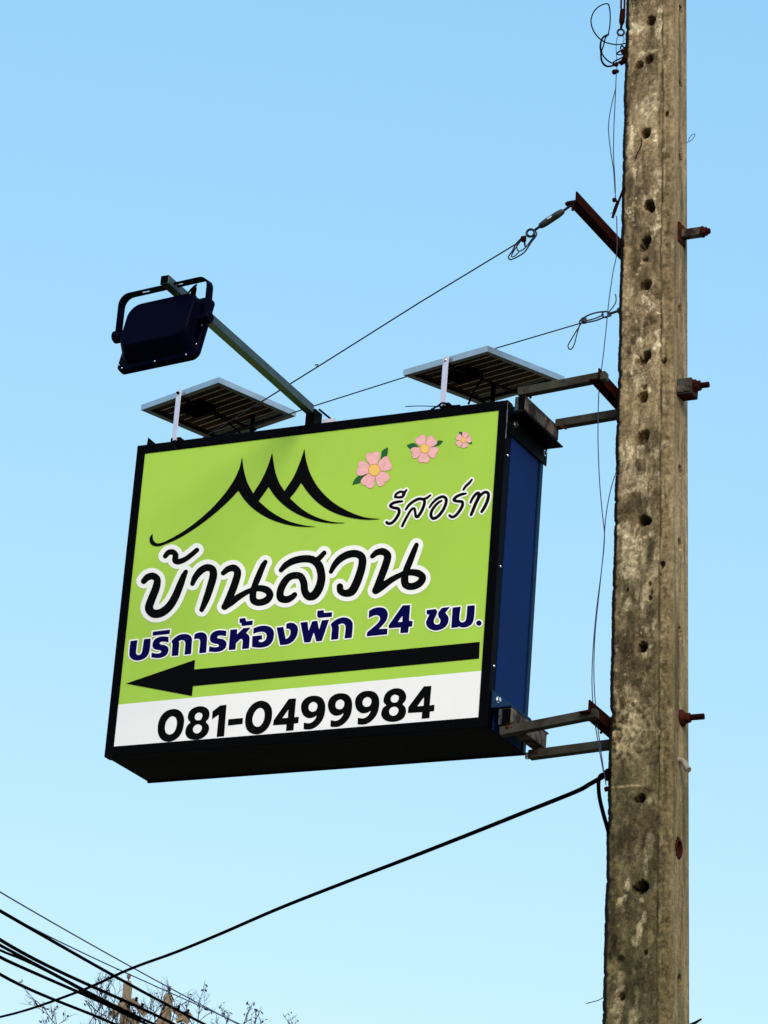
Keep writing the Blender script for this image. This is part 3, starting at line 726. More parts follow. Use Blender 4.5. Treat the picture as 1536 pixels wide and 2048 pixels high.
# ================================================================== concrete pole
PY = 0.11                                   # front plane of the pole
def pole_x(z):                              # z above the sign foot -> left and right x of the front face
    t = (2.255 - z) / 3.055
    return lerp(1.441, 1.531, t), lerp(1.590, 1.729, t)
def build_pole():
    zs = list(np.arange(-Z0, -1.02, 0.12)) + list(np.arange(-1.02, 2.42, 0.0055)) + list(np.arange(2.42, 4.0, 0.12))
    holes = []
    for (px, py, r, dep) in [(1302, 41, 9, .05), (1297, 119, 9, .05), (1278, 131, 9, .012), (1292, 267, 10, .05), (1297, 410, 11, .05), (1303, 417, 7, .02), (1292, 482, 10, .05), (1287, 494, 9, .016),
                             (1293, 569, 10, .05), (1284, 573, 7, .012), (1293, 711, 9, .05), (1286, 722, 10, .014), (1328, 722, 5, .02), (1285, 795, 10, .05), (1290, 869, 8, .05), (1283, 877, 13, .018),
                             (1286, 1041, 10, .05), (1296, 1042, 7, .015), (1285, 1294, 9.5, .05), (1282, 1597, 8, .04), (1272, 1600, 5, .012), (1284, 1774, 12, .05), (1271, 1777, 6, .02), (1290, 520, 6, .006),
                             (1288, 775, 5, .006), (1300, 1168, 3, .01), (1302, 1184, 3, .01), (1299, 1196, 3.5, .01), (1254, 1180, 3, .008), (1325, 1130, 5, .02), (1333, 227, 4, .015), (1243, 1994, 6, .02), (1291, 1905, 4, .01), (1240, 1920, 7, .008)]:
        q = at(px, py, 1, PY); holes.append((q.x, q.z - Z0, r / 690, dep))
    slits = []
    for (px, py, rw, rh, dep) in [(1361, 22, .010, .016, .04), (1361, 170, .008, .012, .04), (1361, 319, .009, .013, .04), (1359, 619, .007, .010, .03), (1360, 942, .008, .014, .04), (1360, 1090, .010, .016, .04), (1360, 1263, .009, .015, .04),
                                  (1358, 1697, .017, .026, .05), (1359, 1964, .011, .018, .04), (1360, 1430, .006, .01, .02)]:
        d = ray(px, py)
        x = 1.64
        for _ in range(4):
            q = CAM + d * ((x - CAM.x) / d.x); x = pole_x(q.z - Z0)[1]
        slits.append((q.y, q.z - Z0, rw, rh, dep))
    prof = []                               # (side, u): side 0 left, 1 left chamfer, 2 front, 3 right chamfer, 4 right face, 5 back
    prof += [(0, u) for u in np.linspace(0, 1, 5)[:-1]]
    prof += [(1, u) for u in np.linspace(0, 1, 6)[:-1]]
    prof += [(2, u) for u in np.linspace(0, 1, 50)[:-1]]
    prof += [(3, u) for u in np.linspace(0, 1, 7)[:-1]]
    prof += [(4, u) for u in np.linspace(0, 1, 28)[:-1]]
    prof += [(5, u) for u in np.linspace(0, 1, 5)]
    n = len(prof)
    vs = []; strip = []; edge_shade = []; pale = []; stain = []; side = []; dsp = []
    PALE = [(1275, 55, 20, 17, 1), (1318, 48, 9, 30, 1), (1285, 108, 10, 5, 1), (1306, 101, 14, 4, 1), (1312, 190, 5, 6, 1.2), (1296, 212, 24, 26, .75), (1262, 258, 8, 6, 1), (1311, 277, 7, 8, 1.2), (1308, 262, 6, 5, 1), (1312, 346, 10, 8, 1.2), (1318, 365, 5, 5, 1.2), (1312, 383, 6, 6, 1.1),
            (1310, 398, 5, 5, 1.1), (1312, 455, 12, 11, 1.1), (1318, 435, 5, 9, 1), (1278, 540, 6, 5, 1.1), (1287, 524, 9, 3, 1), (1275, 548, 5, 4, 1), (1311, 665, 5, 6, 1.3), (1318, 676, 4, 4, 1.3), (1313, 693, 11, 8, 1.4), (1280, 683, 8, 12, 1), (1266, 712, 10, 5, 1), (1280, 765, 14, 18, .8), (1300, 780, 10, 5, .7), (1282, 905, 10, 20, .7),
            (1270, 960, 22, 22, .75), (1250, 985, 10, 14, .7), (1262, 1110, 24, 55, .85), (1248, 1060, 14, 26, .8), (1290, 1075, 5, 4, 1), (1305, 1068, 8, 5, .9), (1255, 1210, 16, 12, .6), (1262, 1470, 26, 40, .55), (1245, 1797, 12, 7, 1.1), (1256, 1771, 6, 12, 1), (1240, 1808, 6, 5, 1), (1284, 1801, 4, 4, 1.2), (1289, 1833, 6, 16, .65), (1281, 1858, 8, 16, .65), (1270, 1882, 9, 12, .65),
            (1240, 1960, 9, 22, .5), (1236, 2010, 12, 30, .6), (1268, 2030, 14, 16, .45), (1300, 1690, 8, 24, .4), (1292, 1720, 5, 26, .4), (1242, 1993, 3, 3, 1.4), (1291, 1905, 2.5, 3, 1.4), (1258, 1571, 30, 3, .9), (1320, 20, 6, 14, 1), (1300, 1600, 6, 5, .8)]
    STAIN = [(1288, 330, 5, 44, .6), (1266, 510, 10, 56, .7), (1262, 380, 8, 40, .5), (1310, 120, 16, 16, .5), (1270, 150, 7, 30, .5), (1332, 90, 10, 20, .6), (1335, 420, 9, 60, .5), (1300, 1105, 10, 36, .8), (1290, 1000, 20, 14, .7), (1262, 1020, 24, 10, .6), (1240, 1290, 26, 40, .8), (1285, 1330, 34, 14, .7), (1246, 1360, 22, 20, .6), (1300, 1235, 8, 40, .6),
             (1250, 1680, 30, 36, .8), (1300, 1640, 22, 26, .7), (1228, 1760, 10, 34, .8), (1226, 1895, 14, 34, 1), (1262, 1840, 16, 22, .6), (1290, 1960, 24, 50, .7), (1255, 1930, 14, 30, .6), (1296, 1580, 16, 10, .6), (1242, 830, 10, 24, .4), (1290, 900, 12, 10, .6), (1310, 960, 8, 40, .5), (1262, 640, 8, 30, .4), (1300, 1760, 6, 26, .4)]
    def blobs(L):
        out = []
        for (px, py, rx, ry, a) in L:
            q = at(px, py, 1, PY); out.append((q.x, q.z - Z0, rx / 660, ry / 655, a))
        return out
    PALE = blobs(PALE); STAIN = blobs(STAIN)
    def blob_val(L, x, z, soft):
        v = 0.0
        for (bx, bz, rx, rz, a) in L:
            if abs(z - bz) < rz * 2 and abs(x - bx) < rx * 2:
                e = math.hypot((x - bx) / rx, (z - bz) / rz) + 0.55 * noise.noise(Vector((x * 60, 3.3, z * 45))) + 0.35 * noise.noise(Vector((x * 150, 1.3, z * 120)))
                v = max(v, a * max(0.0, min(1.0, (1.0 - e) / soft)))
        return v
    hz = np.array([h[1] for h in holes]); sz = np.array([s[1] for s in slits])
    cl, cr = 0.0125, 0.012
    cly = 0.0065
    for z in zs:
        xl, xr = pole_x(z)
        yb = PY + 0.112 + 0.004 * (1 - z)
        dense = -1.03 < z < 2.43
        nearh = [holes[i] for i in np.flatnonzero(abs(hz - z) < 0.05)] if dense else []
        nears = [slits[i] for i in np.flatnonzero(abs(sz - z) < 0.06)] if dense else []
        seam = lerp(xl, xr, 0.785) + 0.004 * noise.noise(Vector((0, 3.1, z * 4))) + 0.0015 * noise.noise(Vector((0, 7.1, z * 30)))
        for sd_, u in prof:
            st = 0.0; shd = 0.0; pl = 0.0; sn = 0.0; sidev = 1.0 if sd_ == 4 else (u if sd_ == 3 else 0.0)
            if sd_ == 0: p = Vector((xl, lerp(yb, PY + cly, u), z)); nr = Vector((-1, 0, 0)); shd = 0.9
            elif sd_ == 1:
                p = Vector((lerp(xl, xl + cl, u), lerp(PY + cly, PY, u), z)); nr = Vector((-.8, -.35, 0)).normalized(); shd = 1.0  # left face and chamfer carry the painted shade
            elif sd_ == 2: p = Vector((lerp(xl + cl, xr - cr, u), PY, z)); nr = Vector((0, -1, 0))
            elif sd_ == 3:
                a = u * math.pi / 2
                p = Vector((xr - cr + cr * math.sin(a), PY + cr - cr * math.cos(a), z)); nr = Vector((math.sin(a), -math.cos(a), 0))
            elif sd_ == 4: p = Vector((xr, lerp(PY + cr, yb, u), z)); nr = Vector((1, 0, 0))
            else: p = Vector((lerp(xr, xl, u), yb, z)); nr = Vector((0, 1, 0))
            d = 0.0
            if dense and sd_ != 5:
                q = p
                d += 0.0022 * noise.noise(q * 9) + 0.0012 * noise.noise(q * 34)
                rough = 0.0011
                if sd_ in (2, 3):
                    s_ = p.x - seam
                    d += 0.0022 * math.exp(-((s_ - 0.006) / 0.003) ** 2) * max(0, 0.4 + 2 * noise.noise(Vector((19, 0, z * 9))))
                    d -= 0.0065 * math.exp(-(s_ / 0.0026) ** 2) * (0.6 + 0.8 * noise.noise(Vector((9, 0, z * 7))))
                    if s_ > 0:
                        rough = 0.0024
                        st = min(1, s_ / 0.004) * (0.65 if sd_ == 2 else 0.65 * (1 - u))
                    ch = noise.noise(Vector((p.x * 55 + 3, 11, z * 40)))
                    if s_ > 0 and ch > 0.30: d -= (ch - 0.30) * 0.012
                if sd_ == 2:
                    pl = blob_val(PALE, p.x, z, 0.30); sn = blob_val(STAIN, p.x, z, 0.55)
                    sn = max(sn, math.exp(-((p.x - seam) / 0.0026) ** 2) * max(0, 0.75 + 0.9 * noise.noise(Vector((29, 0, z * 11)))))
                    if 0.002 < p.x - seam < 0.012:
                        fv = noise.noise(Vector((p.x * 70, 41, z * 26)))
                        if fv > 0.12: pl = max(pl, min(1.0, (fv - 0.12) * 7))
                    if -0.10 < z < 0.10:                                 # badly pitted stretch
                        k_ = min(1, (0.10 - abs(z)) / 0.03) * max(0, min(1, 1.35 - u * 1.25))
                        pv = noise.noise(Vector((p.x * 62, 8, z * 70))) + 0.5 * noise.noise(Vector((p.x * 140, 18, z * 150)))
                        if pv > 0.10: d -= k_ * min(0.006, (pv - 0.10) * 0.03); sn = max(sn, k_ * min(0.85, (pv - 0.10) * 4))
                        elif pv < -0.15: pl = max(pl, k_ * min(0.55, (-0.15 - pv) * 3))
                    pit = noise.noise(Vector((p.x * 75, 5, z * 60)))
                    patch = noise.noise(Vector((p.x * 5, 15, z * 2.4)))
                    d -= max(0, pit - 0.28) * 0.010 * max(0, min(1, patch * 3 + 0.5))
                d += rough * noise.noise(q * 130)
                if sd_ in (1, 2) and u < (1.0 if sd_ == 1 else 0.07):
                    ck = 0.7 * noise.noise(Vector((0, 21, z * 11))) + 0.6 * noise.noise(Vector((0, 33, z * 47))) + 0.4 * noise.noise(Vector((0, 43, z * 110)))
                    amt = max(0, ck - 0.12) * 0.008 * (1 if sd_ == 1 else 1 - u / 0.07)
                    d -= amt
                    if sd_ == 2: shd = max(0.0, min(1, (ck + 0.22 - u * 16) * 2.2))  # ragged border of the painted shade on the front face
                if sd_ == 2:
                    for (hx, hz_, r, dep) in nearh:
                        dx, dz = p.x - hx, z - hz_
                        rr = math.hypot(dx, dz)
                        if rr < r * 1.7:
                            an = math.atan2(dz, dx)
                            re = r * (1 + 0.16 * noise.noise(Vector((math.cos(an) * 1.8 + hx * 9, math.sin(an) * 1.8, hz_ * 7))) + 0.08 * noise.noise(Vector((math.cos(an) * 5, math.sin(an) * 5, hz_ * 3))))
                            if rr < re: d -= dep * 1.9 * min(1, (re - rr) / (re * 0.10))
                            elif rr < re * 1.3: d -= 0.0025 * (1 - (rr - re) / (re * .3))
                if sd_ == 4:
                    for (hy, hz_, rw, rh, dep) in nears:
                        rr = math.hypot((p.y - hy) / (rw * 1.25), (z - hz_) / (rh * 1.15))
                        if rr < 1: d -= dep * 1.6 * min(1, (1 - rr) / 0.2)
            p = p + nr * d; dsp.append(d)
            vs.append((p.x, p.y, p.z + Z0)); strip.append(st); edge_shade.append(shd); pale.append(pl); stain.append(sn); side.append(sidev)
    fs = []
    for j in range(len(zs) - 1):
        for i in range(n - 1):
            a = j * n + i
            fs.append((a, a + 1, a + n + 1, a + n))
        a = j * n
        fs.append((a + n - 1, a, a + n, a + 2 * n - 1))
    t = (len(zs) - 1) * n
    fs.append(tuple(range(t, t + n)))
    mb = MB(); mb.add(vs, fs, 0, True)
    for k_, q in enumerate(fs):                  # the walls of the holes stay sharp
        dd = [dsp[i_] for i_ in q]
        if len(q) > 4 or max(dd) - min(dd) > 0.007: mb.sm[k_] = False
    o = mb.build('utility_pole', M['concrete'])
    for nm, arr in (('strip', strip), ('edge_shade', edge_shade), ('pale', pale), ('stain', stain), ('side', side)):
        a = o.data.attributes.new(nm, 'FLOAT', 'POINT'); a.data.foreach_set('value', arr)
    return tag(o, 'weathered tan concrete pole pitted with bolt holes, carrying the green sign', 'utility pole')
build_pole()
def on_right(px, py, off=0.0):
    d = ray(px, py); x = 1.65
    for _ in range(5):
        q = CAM + d * ((x + off - CAM.x) / d.x); x = pole_x(q.z - Z0)[1]
    return q
def left_x(z):
    return pole_x(z)[0]

# --- bolts coming out of the pole's right face
def bolt_top():
    c0 = on_right(1362, 470)
    t = thing('through_bolt', c0, 'topmost bolt on the right of the pole, with long pale sleeve and square washer', 'bolt', 'bolts through the pole')
    mb = MB(); mb.box(c0 + Vector((0.002, 0, 0)), 0.003, 0.028, 0.030, 0, bev=0.001); mb.build('square_washer', M['rust'], t)
    mb = MB(); mb.box(c0 + Vector((0.034, 0, 0)), 0.030, 0.012, 0.013, 0, bev=0.003); mb.build('sleeve', M['rusty_galv'], t)
    mb = MB(); mb.lathe(c0 + Vector((0.064, 0, 0)), (1, 0, 0), [(0, 0.017), (0.004, 0.017)], 20); mb.lathe(c0 + Vector((0.068, 0, 0)), (1, 0, 0), [(0, 0.0145), (0.010, 0.0145)], 6, smooth=False); mb.build('nut', M['rust'], t)
    mb = MB(); mb.lathe(c0 + Vector((0.078, 0, 0)), (1, 0, 0), [(0, 0.0085), (0.009, 0.0085), (0.010, 0.007)], 12); mb.build('bolt_shank', M['rust_dark'], t)
def bolt_mid():
    c0 = on_right(1360, 780)
    t = thing('through_bolt', c0, 'rusty bolt through a short grey channel on the right of the concrete pole', 'bolt', 'bolts through the pole')
    mb = MB()
    k = c0 + Vector((0.022, 0.0, 0.0))
    mb.box(k + Vector((0, -0.022, 0)), 0.021, 0.0025, 0.0235, 0, bev=0.0008)
    mb.box(k + Vector((0.0, 0.003, -0.0215)), 0.021, 0.0225, 0.0025, 2)
    mb.box(k + Vector((0.0195, 0.003, 0.001)), 0.0025, 0.0225, 0.02, 1)
    mb.box(k + Vector((0.0, -0.0265, -0.010)), 0.0206, 0.0022, 0.009, 1)
    mb.build('channel', [M['galv_dull'], M['rusty_galv'], M['rust']], t)
    mb = MB(); mb.lathe(c0 + Vector((0.0435, 0, 0.006)), (1, 0, 0), [(0, 0.0195), (0.004, 0.0195)], 20); mb.lathe(c0 + Vector((0.0475, 0, 0.006)), (1, 0, 0), [(0, 0.0165), (0.012, 0.0165)], 6, smooth=False); mb.build('nut', M['rust'], t)
    mb = MB(); mb.lathe(c0 + Vector((0.0595, 0, 0.006)), (1, 0, 0), [(0, 0.0085), (0.026, 0.0085)], 12); mb.build('bolt_shank', M['rust_dark'], t)
def bolt_low():
    c0 = on_right(1363, 1437)
    t = thing('through_bolt', c0, 'lowest rusty bolt on the right of the pole, with a round washer', 'bolt', 'bolts through the pole')
    mb = MB(); mb.lathe(c0, (1, 0, 0), [(0, 0.024), (0.004, 0.024), (0.006, 0.020), (0.010, 0.018), (0.012, 0.014)], 22); mb.build('round_washer', M['rust'], t)
    mb = MB(); mb.lathe(c0 + Vector((0.012, 0, 0)), (1, 0, 0), [(0, 0.0145), (0.012, 0.0145), (0.014, 0.011)], 6, smooth=False); mb.build('nut', M['rust'], t)
    mb = MB(); mb.lathe(c0 + Vector((0.024, 0, 0.001)), (1, 0, 0), [(0, 0.0085), (0.040, 0.0085)], 12); mb.build('bolt_shank', M['rust_dark'], t)
bolt_top(); bolt_mid(); bolt_low()
c0 = on_right(1358, 1697)
mb = MB()
for (r0, r1, x0_, x1_) in ((0.022, 0.017, 0.0015, 0.0015), (0.017, 0.016, 0.0015, -0.03)):
    vs_ = []
    for k in range(20):
        a_ = 2 * math.pi * k / 20
        vs_ += [c0 + Vector((x0_, math.cos(a_) * r0, math.sin(a_) * r0 * 1.25)), c0 + Vector((x1_, math.cos(a_) * r1, math.sin(a_) * r1 * 1.25))]
    mb.add(vs_, [(2 * k, 2 * k + 1, (2 * k + 3) % 40, (2 * k + 2) % 40) for k in range(20)])
mb.build('rusty_sleeve', M['rust'], bpy.data.objects['utility_pole'])

# --- small things stuck in the pole
c0 = on_right(1358, 1523)
mb = MB(); mb.tube(smooth_path([c0 + Vector((-0.02, 0, 0.003)), c0 + Vector((0.004, 0, 0.003)), c0 + Vector((0.016, -0.005, -0.006)), c0 + Vector((0.028, -0.01, -0.024)), c0 + Vector((0.034, -0.012, -0.03))], 5), 0.0085, 12)
tag(mb.build('bent_conduit', M['pvc']), 'short pale bent conduit poking out low on the right of the concrete pole', 'conduit')
c0 = on_right(1374, 282)
mb = MB(); mb.tube(smooth_path([c0 + Vector((-0.005, 0.01, 0)), c0 + Vector((0.012, 0.01, 0.008)), c0 + Vector((0.02, 0.01, 0.024)), c0 + Vector((0.008, 0.01, 0.022)), c0 + Vector((0.0, 0.01, 0.006))], 6), 0.0011, 6)
tag(mb.build('wire_loop', M['wire']), 'tiny thin wire loop on the upper right edge of the concrete pole', 'wire')
c0 = on_right(1378, 2046)
mb = MB(); mb.tube([c0 + Vector((-0.01, 0.02, -0.003)), c0 + Vector((0.012, 0.015, 0.004)), c0 + Vector((0.03, 0.01, 0.012))], [0.005, 0.004, 0.0025], 8)
tag(mb.build('metal_stub', M['rust_dark']), 'dark stub sticking out at the bottom right edge of the concrete pole', 'stub')
q = at(1212, 1992, 1, PY + 0.03)
mb = MB(); mb.tube(smooth_path([at(1214, 1990, 1, PY + .03), at(1198, 2000, 1, PY + .01), at(1184, 2004, 1, PY), at(1173, 2007, 1, PY)], 4), [0.0012] * 13, 6)
tag(mb.build('wire_end', M['wire']), 'loose wire end sticking out at the bottom left of the concrete pole', 'wire')
mb = MB(); q = at(1281, 276, 1, PY - 0.004)
mb.tube(smooth_path([at(1281, 272, 1, PY + 0.004), at(1284, 285, 1, PY - 0.008), at(1279, 298, 1, PY - 0.006), at(1272, 312, 1, PY - 0.004)], 4), 0.0013, 6)
mb.tube(smooth_path([at(1284, 285, 1, PY - 0.008), at(1277, 303, 1, PY - 0.008), at(1271, 317, 1, PY - 0.004)], 4), 0.0011, 6)
tag(mb.build('twisted_wire', M['rust_dark']), 'short twisted rusty wires hanging from a bolt hole high on the pole', 'wire')

# ================================================================== brackets holding the sign
def angle_bar(mb, p0, p1, d1, d2, w1, w2, th, mi=0):
    """L profile: two plates sharing the line p0-p1, going w1 along d1 and w2 along d2"""
    p0 = Vector(p0); p1 = Vector(p1); d = (p1 - p0).normalized()
    d1 = Vector(d1); d1 = (d1 - d * d1.dot(d)).normalized()
    d2 = Vector(d2); d2 = (d2 - d * d2.dot(d)); d2 = (d2 - d1 * d2.dot(d1)).normalized()
    L = (p1 - p0).length; c_ = (p0 + p1) / 2
    mb.box(c_ + d1 * (w1 / 2) + d2 * (th / 2), L / 2, w1 / 2, th / 2, mi, d, d1, d2)
    mb.box(c_ + d2 * ((w2 + th) / 2) + d1 * (th / 2), L / 2, (w2 - th) / 2, th / 2, mi, d, d2, d1)

def bracket(up):
    zt = Z0
    if up:
        lab = 'steel bracket frame joining the top right of the green sign to the pole'
        t = thing('mounting_bracket', (1.25, 0.13, Z0 + 0.93), lab, 'bracket', 'brackets holding the sign')
        mb = MB(); angle_bar(mb, (W_ + 0.003, -0.004, zt + 0.921), (W_ + 0.003, 0.262, zt + 0.921), (1, 0, 0), (0, 0, -1), 0.052, 0.056, 0.004)
        mb.build('mounting_angle', M['black_paint'], t)
        zr = 0.924
        for yb_, zb_ in ((0.036, 0.902), (0.243, 0.898)):
            mb = MB(); mb.lathe((W_ + 0.007, yb_, zt + zb_), (1, 0, 0), [(0, 0.009), (0.002, 0.009)], 14); mb.lathe((W_ + 0.009, yb_, zt + zb_), (1, 0, 0), [(0, 0.0065), (0.007, 0.0065)], 6, smooth=False)
            mb.build('bolt', M['screw'], t)
        mb = MB(); mb.bar((1.236, 0.000, zt + 0.9475), (1.236, 0.232, zt + 0.9475), (1, 0, 0), 0.017, 0.022, 0, 0.002)
        mb.build('inner_rail', M['rusty_galv'], t)
        mb = MB()                               # end of the channel, open and dark
        mb.box((1.226, -0.0015, zt + 0.936), 0.004, 0.0012, 0.009); mb.box((1.226, -0.0015, zt + 0.957), 0.004, 0.0012, 0.008)
        mb.build('rail_end', M['galv'], t)
        mb = MB(); mb.box((1.2415, -0.0015, zt + 0.9475), 0.009, 0.0012, 0.02); mb.build('rail_mouth', M['black_paint'], t)
        fa0, fa1 = Vector((1.222, 0.018, zt + 0.988)), Vector((1.488, 0.018, zt + 1.006))
        ba0, ba1 = Vector((1.250, 0.222, zt + 0.972)), Vector((1.500, 0.222, zt + 0.984))
        rail0, rail1 = Vector((1.4735, -0.004, zt + 0.990)), Vector((1.4735, 0.30, zt + 0.978))
    else:
        lab = 'steel bracket frame joining the bottom right of the green sign to the pole'
        t = thing('mounting_bracket', (1.25, 0.13, Z0 + 0.05), lab, 'bracket', 'brackets holding the sign')
        mb = MB(); angle_bar(mb, (W_ + 0.003, 0.008, zt + 0.058), (W_ + 0.003, 0.262, zt + 0.058), (1, 0, 0), (0, 0, 1), 0.060, 0.050, 0.004)
        mb.build('mounting_angle', M['navy_lip'], t)
        for yb_, zb_ in ((0.037, 0.090),):
            mb = MB(); mb.lathe((W_ + 0.007, yb_, zt + zb_), (1, 0, 0), [(0, 0.009), (0.002, 0.009)], 14); mb.lathe((W_ + 0.009, yb_, zt + zb_), (1, 0, 0), [(0, 0.0065), (0.007, 0.0065)], 6, smooth=False)
            mb.build('bolt', M['screw'], t)
        mb = MB(); mb.lathe((W_ + 0.02, 0.225, zt - 0.004), (0, 0, -1), [(0, 0.007), (0.016, 0.007)], 8); mb.build('bolt', M['screw'], t)
        mb = MB(); mb.bar((1.246, 0.012, zt + 0.0325), (1.246, 0.245, zt + 0.0325), (1, 0, 0), 0.020, 0.0225, 0, 0.002)
        mb.build('inner_rail', M['rusty_galv'], t)
        mb = MB()
        mb.box((1.231, 0.0105, zt + 0.043), 0.0035, 0.0012, 0.009); mb.box((1.231, 0.0105, zt + 0.019), 0.0035, 0.0012, 0.010)
        mb.build('rail_end', M['galv'], t)
        mb = MB(); mb.box((1.2495, 0.0105, zt + 0.0325), 0.012, 0.0012, 0.020); mb.build('rail_mouth', M['black_paint'], t)
        fa0, fa1 = Vector((1.232, 0.022, zt - 0.010)), Vector((1.512, 0.022, zt + 0.022))
        ba0, ba1 = Vector((1.228, 0.222, zt - 0.012)), Vector((1.520, 0.222, zt + 0.004))
        rail0, rail1 = Vector((1.499, -0.004, zt + 0.020)), Vector((1.499, 0.30, zt + 0.012))
    for nm, a, b in (('front_arm', fa0, fa1), ('back_arm', ba0, ba1)):
        mb = MB(); mb.bar(a, b, (0, 1, 0), 0.0125, 0.0122, 0, 0.0012)
        mb.build(nm, M['galv_dull'], t)
        mb = MB(); rr = random.Random(len(nm) + up)                  # lumpy weld where the arm meets the rail
        for k in range(7):
            pt = a.lerp(b, 0.02 + 0.012 * k) + Vector((0.01, rr.uniform(-.014, .004), rr.uniform(-.012, .012) - (0.012 if up else -0.012)))
            mb.lathe(pt, (rr.random(), rr.random(), rr.random() + .1), [(-.004, .002), (0, .0055), (.004, .002)], 7)
        mb.build('weld', M['rust'], t)
    mb = MB(); angle_bar(mb, rail0, rail1, (-1, 0, 0), (0, 0, 1), 0.030, 0.034, 0.004)
    mb.build('outer_rail', M['rust_dark'], t)
    return t
bracket(True); bracket(False)

# --- long rusty angle at the top of the stay wire
tip = at(1153, 402, 0, left_x(1.5) - 0.002)
t = thing('angle_bracket', (tip.x, PY, tip.z), 'dark rust-red angle iron bolted on the left of the pole, holding the upper stay wire', 'bracket')
end = Vector((tip.x + 0.004, PY + 0.15, tip.z - 0.002))
mb = MB(); angle_bar(mb, tip, end, (0, 0, 1), (-1, 0, 0), 0.030, 0.030, 0.004)
mb.build('angle_iron', M['rust_dark'], t)
mb = MB(); lug = at(1142, 407, 1, tip.y)
mb.box(lug + Vector((-0.004, 0.004, 0.0)), 0.012, 0.010, 0.003); mb.build('end_lug', M['rust_dark'], t)
mb = MB(); mb.lathe(at(1146, 408, 1, tip.y + 0.004), (0, 0, -1), [(0, 0.004), (0.02, 0.004)], 8); mb.build('pin', M['rust_dark'], t)

# ================================================================== stay wires with turnbuckles
def plane_y(pA, yA, pB, yB):
    def f(px, py):
        tt = (px - pA[0]) / (pB[0] - pA[0])
        return at(px, py, 1, lerp(yA, yB, tt))
    return f
f1 = plane_y((1142, 408), tip.y, (403, 877), 0.01)
t = thing('stay_wire', f1(1142, 408), 'thin stay wire with a long turnbuckle, from the rusty angle iron down to the sign', 'stay wire', 'stay wires of the sign')
mb = MB(); mb.tube([f1(1032, 488), f1(836, 607), f1(633, 735), f1(403, 878)], 0.0021, 7)
mb.tube([f1(633, 735), f1(636, 729), f1(630, 730)], 0.002, 6)
mb.build('wire', M['wire'], t)
mb = MB()
a, b = f1(1078, 454), f1(1128, 421); dirn = (b - a).normalized()
L = (b - a).length
mb.lathe(a, dirn, [(0, 0.004), (0.006, 0.0085), (0.022, 0.0105), (L - 0.022, 0.0105), (L - 0.006, 0.0085), (L, 0.004)], 14)
mb.build('turnbuckle_body', M['dark_steel'], t)
mb = MB(); mid = (a + b) / 2
mb.bar(mid - dirn * 0.007, mid + dirn * 0.007, (0, -1, 0), 0.0108, 0.0016); mb.build('body_slot', M['print_white'], t)
mb = MB(); mb.tube([f1(1066, 463), a + dirn * 0.004], 0.0038, 8); mb.build('threaded_rod', M['wire'], t); mb = MB(); mb.tube([b - dirn * 0.004, f1(1143, 410)], 0.0038, 8); mb.build('threaded_rod', M['wire'], t)
def ring3(f, cx, cy, rx, ry, rot, n=22):
    pts = []
    for k in range(n + 1):
        a_ = 2 * math.pi * k / n
        x, y = rx * math.cos(a_), ry * math.sin(a_)
        pts.append(f(cx + x * math.cos(rot) - y * math.sin(rot), cy + x * math.sin(rot) + y * math.cos(rot)))
    return pts
mb = MB(); mb.tube(ring3(f1, 1061, 466, 8, 7, -.5), 0.0036, 8); mb.build('eye', M['wire'], t)
mb = MB()
def wp(f, pts, r, n=6, mi=0): mb.tube(smooth_path([f(*p) for p in pts], n), r, 6, mi)
wp(f1, [(1058, 470), (1044, 476), (1032, 488), (1026, 500), (1017, 514), (1022, 519), (1036, 513), (1050, 503), (1062, 485), (1073, 470), (1070, 462), (1062, 460)], 0.0022)
wp(f1, [(1040, 480), (1034, 490), (1035, 500), (1041, 502), (1052, 494), (1064, 478), (1071, 470)], 0.0020)
wp(f1, [(1046, 476), (1030, 498), (1023, 512), (1028, 513), (1038, 504)], 0.0018)
mb.build('wire_coil', M['wire'], t)
mb = MB(); mb.box(f1(1047, 478), 0.007, 0.006, 0.008, bev=0.002); mb.lathe(f1(1049, 484), (0.2, 0, -1), [(0, 0.003), (0.014, 0.0025)], 7); mb.build('wire_clamp', M['rust_dark'], t)

f2 = plane_y((1240, 622), PY + 0.02, (440, 872), 0.20)
t = thing('stay_wire', f2(1240, 622), 'lower stay wire passing behind the right solar panel, ending in loops at the pole', 'stay wire', 'stay wires of the sign')
mb = MB(); mb.tube([f2(1166, 645), f2(1000, 694), f2(640, 808), f2(440, 873)], 0.0019, 7); mb.build('wire', M['wire'], t)
mb = MB()
wp(f2, [(1158, 645), (1164, 638), (1180, 629), (1200, 624), (1216, 624), (1222, 631), (1210, 634), (1192, 641), (1172, 645)], 0.0025)
wp(f2, [(1166, 643), (1190, 637), (1208, 629)], 0.0022)
wp(f2, [(1163, 646), (1154, 660), (1142, 680), (1136, 692), (1141, 699), (1148, 690), (1154, 668), (1160, 648)], 0.0019)
wp(f2, [(1214, 628), (1226, 614), (1232, 602), (1231, 588)], 0.0018)
mb.build('wire_coil', M['wire'], t)
mb = MB(); mb.tube(ring3(f2, 1211, 629, 7, 6, 0), 0.0024, 7); mb.build('eye', M['wire'], t)
mb = MB(); mb.tube([f2(1217, 628), f2(1240, 621)], 0.0038, 8); mb.build('hook_rod', M['wire'], t)
mb = MB(); mb.lathe(f2(1234, 622), (1, 0.1, 0.05), [(0, 0.005), (0.004, 0.009), (0.016, 0.009)], 10); mb.build('nut', M['galv'], t)
mb = MB(); mb.box(f2(1168, 641), 0.007, 0.006, 0.009, bev=0.002); mb.build('wire_clamp', M['wire'], t)

